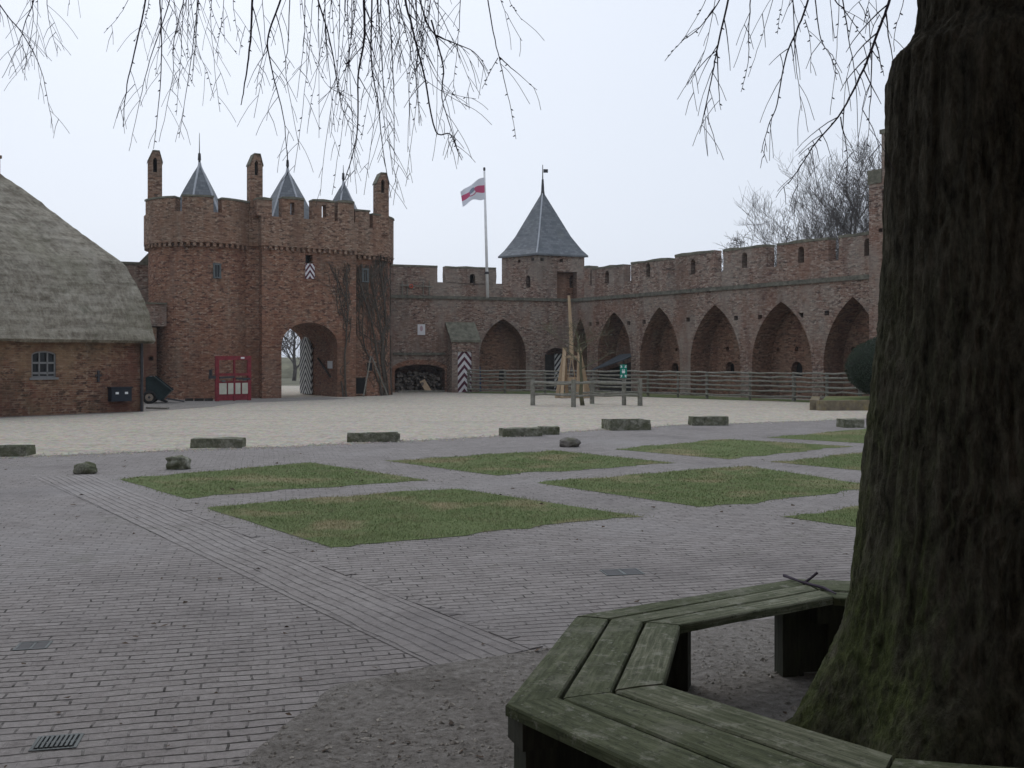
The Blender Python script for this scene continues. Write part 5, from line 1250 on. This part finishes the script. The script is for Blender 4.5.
def strand(px, Y, dY, r, dens, top=True, parent=tree, extra=()):
    """one hanging shoot given by its bearings from above the frame down to its tip"""
    pts = []; n = len(px)
    for i, (x, y) in enumerate(px): pts.append(at(x, y, Y + dY * i / max(n - 1, 1) + RT.uniform(-.04, .04)))
    m = M()
    if top:
        a = pts[0]; a2 = a + (a - pts[1]).normalized() * .3 + V((0, 0, .12)); best = min((q for L in LIMBS[:2] for q in L), key=lambda q: (q - a2 - V((0, 0, .5))).length); midp = a2.lerp(best, .55) + V((0, 0, .1)); pts = [best, midp, a2] + pts
    sm = []; K = 5
    for i in range(len(pts) - 1):
        p0, p1, p2, p3 = pts[max(i - 1, 0)], pts[i], pts[i + 1], pts[min(i + 2, len(pts) - 1)]
        for k in range(K):
            u = k / K; sm.append(.5 * ((2 * p1) + (p2 - p0) * u + (2 * p0 - 5 * p1 + 4 * p2 - p3) * u * u + (3 * p1 - p0 - 3 * p2 + p3) * u ** 3) + V((RT.gauss(0, .0008), RT.gauss(0, .002), 0)))
    sm.append(pts[-1]); N_ = len(sm); rad_ = [max(.0012, .72 * r * (1 - .78 * i / (N_ - 1))) for i in range(N_)]
    m.tube(sm, rad_, 5)
    st = 14 if top else 1
    for i in range(st, N_ - 1):
        if RT.random() < dens: # side twig
            sd = RT.choice((-1, 1)); L = RT.uniform(.08, .34) * (1.1 - .6 * i / N_); seg = 5; p = sm[i]; d = ((sm[i + 1] - sm[i]).normalized() * .9 + V((sd * RT.uniform(.25, .75), RT.uniform(-.5, .5), RT.uniform(-.1, .3)))).normalized(); tw = [p]
            for k in range(seg):
                d = (d + V((RT.gauss(0, .05), RT.gauss(0, .05), -.1))).normalized(); p = p + d * L / seg; tw.append(p)
            rr = min(rad_[i] * .6, .003); m.tube(tw, [max(.0011, rr * (1 - .6 * k / seg)) for k in range(seg + 1)], 4)
            if RT.random() < .4:
                d = V((-sd * RT.uniform(.1, .7), RT.uniform(-.3, .3), -.8)).normalized(); p = tw[2]; tw2 = [p, p + d * L * .3, p + d * L * .5 + V((0, 0, -.03))]; m.tube(tw2, [.0017, .0014, .001], 4)
        elif RT.random() < .35: # bud
            sd = RT.choice((-1, 1)); p = sm[i]; m.tube([p, p + V((sd * .006, 0, -.004)), p + V((sd * .011, 0, -.007))], [.002, .0028, .0008], 4)
    m.build('branch', MT['twig'], parent)
S = [
 ([(0, 5), (22, 33), (38, 62), (45.5, 88), (52, 122)], 4.6, .2, .006, .25), ([(37, -10), (24, 26), (17.5, 47), (2, 78)], 4.7, .1, .006, .4), ([(46, -12), (49, 20), (57.5, 53)], 4.8, .1, .005, .3),
 ([(30, -14), (33, 20), (24, 70)], 4.8, .1, .006, .5), ([(38, -12), (36, 40), (23, 70)], 4.9, .1, .004, .3), ([(70, -12), (69, 5)], 5, .1, .004, .2), ([(131, -6), (118, 17), (104, 33)], 5.0, .1, .004, .1),
 ([(147, -8), (134.5, 53), (126, 92), (123, 127)], 4.4, .1, .009, .18), ([(160, -10), (161.5, 44), (160, 90), (153.5, 149)], 4.5, .1, .008, .35), ([(185, -8), (174, 40), (172.5, 78), (159, 142)], 4.7, .1, .006, .4),
 ([(199, -10), (193.5, 40), (186, 95), (179, 138)], 4.5, .2, .006, .2), ([(172, -8), (150, 60), (140, 100), (129, 151)], 4.8, .1, .006, .35), ([(190, -9), (197, 45), (207, 72), (214, 98)], 4.8, .1, .004, .2),
 ([(212, -10), (211, 25), (216, 80), (220, 112)], 4.9, .1, .004, .2), ([(206, -10), (219, 28), (237, 54)], 5, .1, .004, .25), ([(232, -10), (236, 25), (242, 48)], 4.8, .1, .004, .3),
 ([(253, -10), (249.5, 50), (245, 83), (241, 105)], 4.3, .1, .012, .12), ([(283, -8), (268, 36), (272, 70), (283, 115), (287.5, 163)], 4.4, .2, .0095, .3), ([(262, -10), (265, 40), (266, 55), (254, 118)], 4.7, .1, .004, .35),
 ([(290, -10), (288, 45), (286, 75), (300, 150)], 4.6, .1, .006, .35), ([(305, -8), (304, 40), (297, 98)], 4.6, .1, .006, .4), ([(316, -10), (330, 40), (338, 86), (343, 110), (352, 132)], 4.4, .2, .008, .3),
 ([(318, -10), (319, 60), (319, 138)], 5, .1, .003, .1), ([(340, -10), (338, 60), (326, 140), (320, 196)], 4.8, .1, .005, .35), ([(352, -8), (350, 50), (342, 130), (332, 195)], 4.8, .1, .004, .2),
 ([(364, -8), (364.5, 38), (358.5, 76), (357, 135), (345, 180)], 4.2, .2, .0125, .35), ([(372, -10), (371.5, 60), (378, 104), (383, 150), (391, 198)], 4.5, .2, .0085, .3), ([(388, -8), (391.5, 45), (394, 98), (394.5, 165)], 4.5, .1, .008, .3),
 ([(376, -10), (380, 40), (377, 100), (364, 195)], 4.7, .1, .005, .35), ([(404, -8), (414, 35), (425, 80), (435.5, 131), (450, 134), (458, 152), (462, 160)], 4.3, .2, .0095, .22), ([(418, -8), (431, 30), (452, 42), (474, 52), (488, 71)], 4.4, .2, .0085, .3),
 ([(431, 20), (443, 66), (442, 98), (453, 135), (459, 155)], 4.4, .1, .006, .35, False), ([(396, -10), (408, 40), (420, 75), (470, 108)], 4.6, .1, .006, .4), ([(410, -10), (426, 55), (446, 90), (476, 99)], 4.7, .1, .005, .35),
 ([(358, -10), (352, 30), (345, 70), (318, 104)], 4.9, .1, .004, .4), ([(385, -10), (398, 40), (408, 80), (410, 136)], 4.8, .1, .004, .35), ([(300, -10), (310, 45), (325, 82), (344, 96)], 4.9, .1, .004, .3),
 ([(430, -10), (448, 30), (462, 62), (474, 92)], 4.7, .1, .005, .3), ([(392, -10), (400, 30), (386, 90), (370, 150)], 4.9, .1, .004, .3), ([(345, -10), (347, 20), (372, 60), (384, 120), (398, 190)], 5, .1, .004, .3),
 ([(486.5, -8), (495, 40), (502, 70), (511, 109), (516, 139)], 4.4, .15, .006, .12), ([(499, 57), (515, 71), (537, 90)], 4.45, .05, .004, .1, False), ([(498, 58), (490, 72), (482, 89)], 4.45, .05, .003, .0, False), ([(498, -8), (509, 18), (522, 41)], 4.6, .1, .004, .25), ([(507, -8), (513, 7), (522, 20)], 4.6, .1, .003, .2),
 ([(730, -8), (718, 44), (714, 66), (706, 104), (699.5, 134)], 4.0, .15, .009, .42), ([(723, -6), (700, 27), (681, 42), (664.8, 61)], 4.1, .1, .006, .1), ([(708, -6), (695, 20), (681, 43)], 4.2, .1, .004, .1), ([(716, -6), (705, 50), (690, 84)], 4.2, .1, .004, .3), ([(717, 50), (719, 95), (721, 110)], 4.1, .05, .004, .2, False),
 ([(751, -6), (749, 27), (748, 63), (741, 92)], 4.2, .1, .006, .1), ([(774, -6), (760, 42), (748, 77)], 4.3, .1, .004, .15), ([(784, -6), (780, 14), (777.5, 34)], 4.4, .1, .003, .1), ([(810, -6), (796, 32), (785, 60), (777, 104), (768.5, 126), (761, 153)], 4.0, .2, .0085, .42),
 ([(793, -6), (795.5, 60), (802, 111)], 4.1, .1, .006, .4), ([(892, -8), (880.5, 25), (866, 63), (852, 93), (838, 117), (815, 144), (804, 161), (788, 184)], 3.75, .2, .0105, .3), ([(842, -6), (849, 38), (856, 87), (859, 153)], 3.9, .1, .006, .2), ([(830, -8), (844, 10), (858, 30), (867, 42)], 3.9, .1, .006, .2),
 ([(872, 48), (870, 108), (867, 150)], 3.8, .05, .004, .25, False), ([(815, -6), (821, 40), (832, 55), (842, 73)], 4.0, .1, .006, .15), ([(905, -6), (896, 27), (894, 52)], 3.7, .05, .004, .1), ([(839, -6), (836, 60), (830, 115)], 4.0, .1, .004, .1), ([(840, 117), (847, 150), (846, 188)], 3.85, .05, .004, .15, False), ([(872, 50), (880, 62), (884, 76)], 3.8, .05, .003, 0, False),
 ([(805, 20), (810, 40), (811, 73)], 4.1, .05, .003, .2, False), ([(870, -6), (866, 12), (865, 22)], 3.9, .05, .004, .3)]
for q in S: strand(*q)
RX = random.Random(8)
for _ in range(34):
    x = RX.choice((RX.uniform(285, 470), RX.uniform(340, 440), RX.uniform(140, 225))); L = RX.uniform(50, 175) * (1 if x > 230 else .75); dx = RX.uniform(-22, 18)
    strand([(x, -10), (x + dx * .25, L * .33), (x + dx * .6, L * .68), (x + dx, L)], RX.uniform(4.5, 5.3), .1, RX.uniform(.0035, .0055), RX.uniform(.15, .4))
RC = random.Random(77); m = M()
def over(p, d, L, r, lv):
    seg = 5; pts = [p]
    for k in range(seg):
        d = (d + V((RC.gauss(0, .08), RC.gauss(0, .08), RC.gauss(-.02 if lv < 2 else -.1, .05)))).normalized(); p = p + d * L / seg; pts.append(p)
    if min(q.y * .36 + EYE + .25 - q.z for q in pts if q.y > .2) > 0 if any(q.y > .2 for q in pts) else False: return
    if any(q.y > .2 and q.z < EYE + .42 * q.y + .1 for q in pts) or any(q.z < 3.2 for q in pts): return
    rs = [max(.004, r * (1 - .7 * k / seg)) for k in range(seg + 1)]; m.tube(pts, rs, 4 if lv < 2 else 3, False)
    if lv >= 3: return
    for c in range((7, 7, 6)[lv]):
        i = RC.randint(1, seg); ax = V((RC.gauss(0, 1), RC.gauss(0, 1), RC.gauss(.1, .5))).normalized(); over(pts[i], (d * .6 + ax * .8).normalized(), L * RC.uniform(.45, .7), rs[i] * .6, lv + 1)
for L_ in LIMBS:
    for k in range(8, len(L_), 2):
        d = V((RC.gauss(0, 1), RC.gauss(0, 1), RC.uniform(-.1, .8))).normalized(); over(L_[k], d, RC.uniform(1.4, 2.4), .035, 0)
for k in range(14):
    z = 5 + 3.5 * k / 14; a = k * 2.4; over(V((TC.x, TC.y, z)), V((cos(a), sin(a), .5)).normalized(), RC.uniform(2, 3.2), .06, 0)
m.build('crown', MT['twig'], tree)
# brick building added unseen behind the viewpoint to shade trunk, bench and foreground
bw = thing('added_shade_building', 'tall brick building with rows of windows, added unseen behind the viewpoint to shade the foreground', 'added shade building', V((0, -8, 0)))
BP = Plane((-24, -2.3), (24, -2.9)); wins = []
for fl in range(3):
    for k in range(12):
        c = 3 + k * 3.8
        if fl == 0 and k == 6: continue
        wins.append(arch(c - .55, c + .55, 2.4 + fl * 3.9, 2.75 + fl * 3.9, 1.0 + fl * 3.9, 4))
bd_ = arch(25.1, 26.5, 2.2, 2.75, 0, 5); m = M(); m.poly(BP, [(0, 0)] + bd_ + [(BP.L, 0), (BP.L, 15), (0, 15)], 0, wins)
for h in wins + [bd_]: m.sweep(BP, h, 0, -.3, True)
m.sweep(BP, [(BP.L, 0), (BP.L, 15), (0, 15), (0, 0)], 0, -9); m.poly(BP, rect(0, BP.L, 0, 15), -9); m.build('wall', MT['brick_wall'], bw)
for h in wins:
    k = M(); k.poly(BP, h, -.25); fo = k.build('window', MT['glass'], bw)
    k = M(); a0, a1 = h[0][0], h[-1][0]; z0, z1 = h[0][1], max(q[1] for q in h); k.slab(BP, rect((a0 + a1) / 2 - .03, (a0 + a1) / 2 + .03, z0, z1), -.2, .04); k.slab(BP, rect(a0, a1, (z0 + z1) / 2 - .03, (z0 + z1) / 2 + .03), -.195, .05); k.build('frame', MT['grey_paint'], fo)
k = M(); k.poly(BP, bd_, -.25); k.build('door', MT['darkwood'], bw)
k = M(); r0a, r0b, r1a, r1b = BP.p(-.4, 14.95, .5), BP.p(BP.L + .4, 14.95, .5), BP.p(BP.L + .4, 14.95, -9.5), BP.p(-.4, 14.95, -9.5); q0, q1 = BP.p(4, 19.5, -4.5), BP.p(BP.L - 4, 19.5, -4.5)
k.add([r0a, r0b, r1a, r1b, q0, q1], [(0, 1, 5, 4), (1, 2, 5), (2, 3, 4, 5), (3, 0, 4), (3, 2, 1, 0)]) ; k.v[2], k.v[3] = tuple(r1a), tuple(r1b); k.build('roof', MT['slate'], bw)
# ================================================================== OTHER TREES
def bare_tree(name, label, base, H, spread, seed, mat, levels=4, r0=.16, trunk_h=.3, nl=7, up=.35, leaf_r=.008, group=None, kids=(5, 5, 4), droop=0.0):
    rg = random.Random(seed); t = thing(name, label, 'tree', base, group); tr = M(); cr = M()
    top = V(base) + V((rg.uniform(-.2, .2), rg.uniform(-.2, .2), H * .78)); tp_ = [V(base) - UP * .1]
    for i in range(1, 7): tp_.append(V(base).lerp(top, i / 6) + V((rg.gauss(0, .012 * H), rg.gauss(0, .012 * H), 0)))
    tr.tube(tp_, [r0 * (1.15 - 1.0 * i / 6) + .01 for i in range(7)], 8); 
    def br(p, d, L, r, lv):
        seg = 5; pts = [p]; 
        for k in range(seg):
            d = (d + V((rg.gauss(0, .075), rg.gauss(0, .075), rg.gauss(up * .2, .06) - droop * (lv >= 2)))).normalized(); p = p + d * L / seg; pts.append(p)
        rs = [max(leaf_r, r * (1 - .65 * k / seg)) for k in range(seg + 1)]; cr.tube(pts, rs, 5 if lv < 2 else 3, False)
        if lv >= levels - 1: return
        for c in range(kids[min(lv, len(kids) - 1)]):
            i = rg.randint(1, seg); q = pts[i]; ax = V((rg.gauss(0, 1), rg.gauss(0, 1), rg.gauss(.2, .6))).normalized(); br(q, (d * .75 + ax * .75).normalized(), L * rg.uniform(.42, .68), rs[i] * .6, lv + 1)
    for i in range(nl):
        f = trunk_h + (1 - trunk_h) * (i / nl) ** .9; q = V(base).lerp(top, f); a = i * 2.4 + rg.uniform(-.4, .4); d = V((cos(a) * spread, sin(a) * spread, rg.uniform(.6, 1.1))).normalized(); br(q, d, H * rg.uniform(.3, .42) * (1.25 - .6 * f), r0 * (1.0 - .7 * f) * .6, 0)
    tr.build('trunk', MT[mat], t, True); cr.build('crown', MT[mat], t)
bare_tree('bare_tree', 'tallest leafless tree behind the castle wall beside the big trunk', V((px_at(853, 62), 62, 0)), zat(158, 62), .75, 4, 'farbark', 4, .2, .35, 12, .5, .0075, 'leafless trees behind the castle wall', (9, 8, 6))
bare_tree('bare_tree', 'lower leafless tree behind the castle wall, left of the tallest', V((px_at(805, 64), 64, 0)), zat(206, 64), .8, 9, 'farbark', 4, .15, .35, 10, .45, .0075, 'leafless trees behind the castle wall', (9, 8, 5))
bare_tree('bare_tree', 'small drooping leafless tree just showing above the battlements', V((px_at(752, 66), 66, 0)), zat(246, 66), .9, 14, 'farbark', 4, .12, .4, 8, .3, .009, 'leafless trees behind the castle wall', (8, 8, 6), .08)
bare_tree('bare_tree', 'leafless tree behind the castle wall right at the edge of the big trunk', V((px_at(895, 60), 60, 0)), zat(185, 60), .8, 24, 'farbark', 4, .17, .35, 9, .45, .0075, 'leafless trees behind the castle wall', (6, 5, 4))
bare_tree('young_tree', 'young leafless tree inside the small square guard fence', V((px_at(583, 37.2), 37.2, 0)), 3.5, 1.9, 31, 'youngbark', 4, .07, .5, 8, .1, .004, None, (4, 4, 2))
for i, (px, Y, H_, lb) in enumerate(((268, 75, 8, 'hazy leafless tree seen through the gateway, left one'), (294, 82, 7, 'hazy leafless tree seen through the gateway, right one'))):
    bare_tree('far_tree', lb, V((px_at(px, Y), Y, 0)), H_, .8, 50 + i, 'farbark', 4, .15, .15, 10, .3, .014, 'trees seen through the gateway', (6, 5, 4))
# field bank seen through the gateway
m = M(); N_ = 40
for i in range(N_ + 1):
    x = -60 + 80 * i / N_; h = 2.0 + .5 * noise.noise(V((x * .2, 1, 0)))
    for (y, z) in ((92, 0), (95, h * .7), (100, h), (112, 0)): m.v.append((x, y, z))
for i in range(N_):
    for k in range(3): m.f.append((i * 4 + k, (i + 1) * 4 + k, (i + 1) * 4 + k + 1, i * 4 + k + 1)); m.uv.append(None)
m.build('earth_bank', MT['field'], smooth=True)['kind'] = 'structure'
sheet('outer_path', [(-14.5, 49), (-9, 50.5), (-13, 66), (-22, 66)], .005, MT['gravel'])

hz = M(); hz.box((0, 195, -1), (1, 0, 0), (0, 1, 0), UP, 1020, 1020, 23)
hk = bpy.data.materials.new('thin_winter_haze'); hk.use_nodes = True; ht = hk.node_tree; ht.nodes.clear(); ho = ht.nodes.new('ShaderNodeOutputMaterial'); hv = ht.nodes.new('ShaderNodeVolumePrincipled')
hv.inputs['Color'].default_value = (.9, .93, .97, 1); hv.inputs['Density'].default_value = .0006; ht.links.new(hv.outputs[0], ho.inputs['Volume'])
hb = hz.build('haze', hk); hb['kind'] = 'stuff'; tag(hb, 'thin pale winter haze over the whole yard', 'haze')
# ================================================================== LIGHT AND CAMERA
w = bpy.data.worlds.new('World'); sc.world = w; w.use_nodes = True; nt = w.node_tree; bg = nt.nodes['Background']
sky = nt.nodes.new('ShaderNodeTexSky'); sky.sky_type = 'NISHITA'; sky.sun_disc = False
EL, AZ = radians(48), radians(-18)     # sun ahead of the camera, a little left
sky.sun_elevation = EL; sky.sun_rotation = AZ; sky.air_density = 1.4; sky.dust_density = 4
hs = nt.nodes.new('ShaderNodeHueSaturation'); hs.inputs['Saturation'].default_value = .3
nt.links.new(sky.outputs[0], hs.inputs['Color'])
mx = nt.nodes.new('ShaderNodeMix'); mx.data_type = 'RGBA'; mx.inputs['Factor'].default_value = .75
nt.links.new(hs.outputs[0], mx.inputs['A']); mx.inputs['B'].default_value = (7.5, 8.25, 9.6, 1)
nt.links.new(mx.outputs['Result'], bg.inputs['Color']); bg.inputs['Strength'].default_value = .1
sl = bpy.data.lights.new('Sun', 'SUN'); sl.energy = .5; sl.angle = radians(35); sl.color = (1, .97, .92)
so = bpy.data.objects.new('Sun', sl); COL.objects.link(so)
dirv = V((sin(AZ) * cos(EL), cos(AZ) * cos(EL), sin(EL))); so.rotation_euler = dirv.to_track_quat('Z', 'Y').to_euler(); so.location = (0, 0, 30)
cam = bpy.data.cameras.new('Camera'); co = bpy.data.objects.new('Camera', cam); COL.objects.link(co)
co.location = (0, 0, EYE); co.rotation_euler = (radians(90), 0, 0); cam.sensor_width = 36; cam.lens = FPX / 1024 * 36; cam.shift_y = -24 / 1024
cam.clip_start = .05; cam.clip_end = 3000; sc.camera = co
sc.view_settings.view_transform = 'Standard'; sc.view_settings.look = 'None'; sc.view_settings.exposure = .12; sc.view_settings.gamma = 1
sc.render.engine = 'CYCLES'; sc.cycles.max_bounces = 6; sc.cycles.use_denoising = True
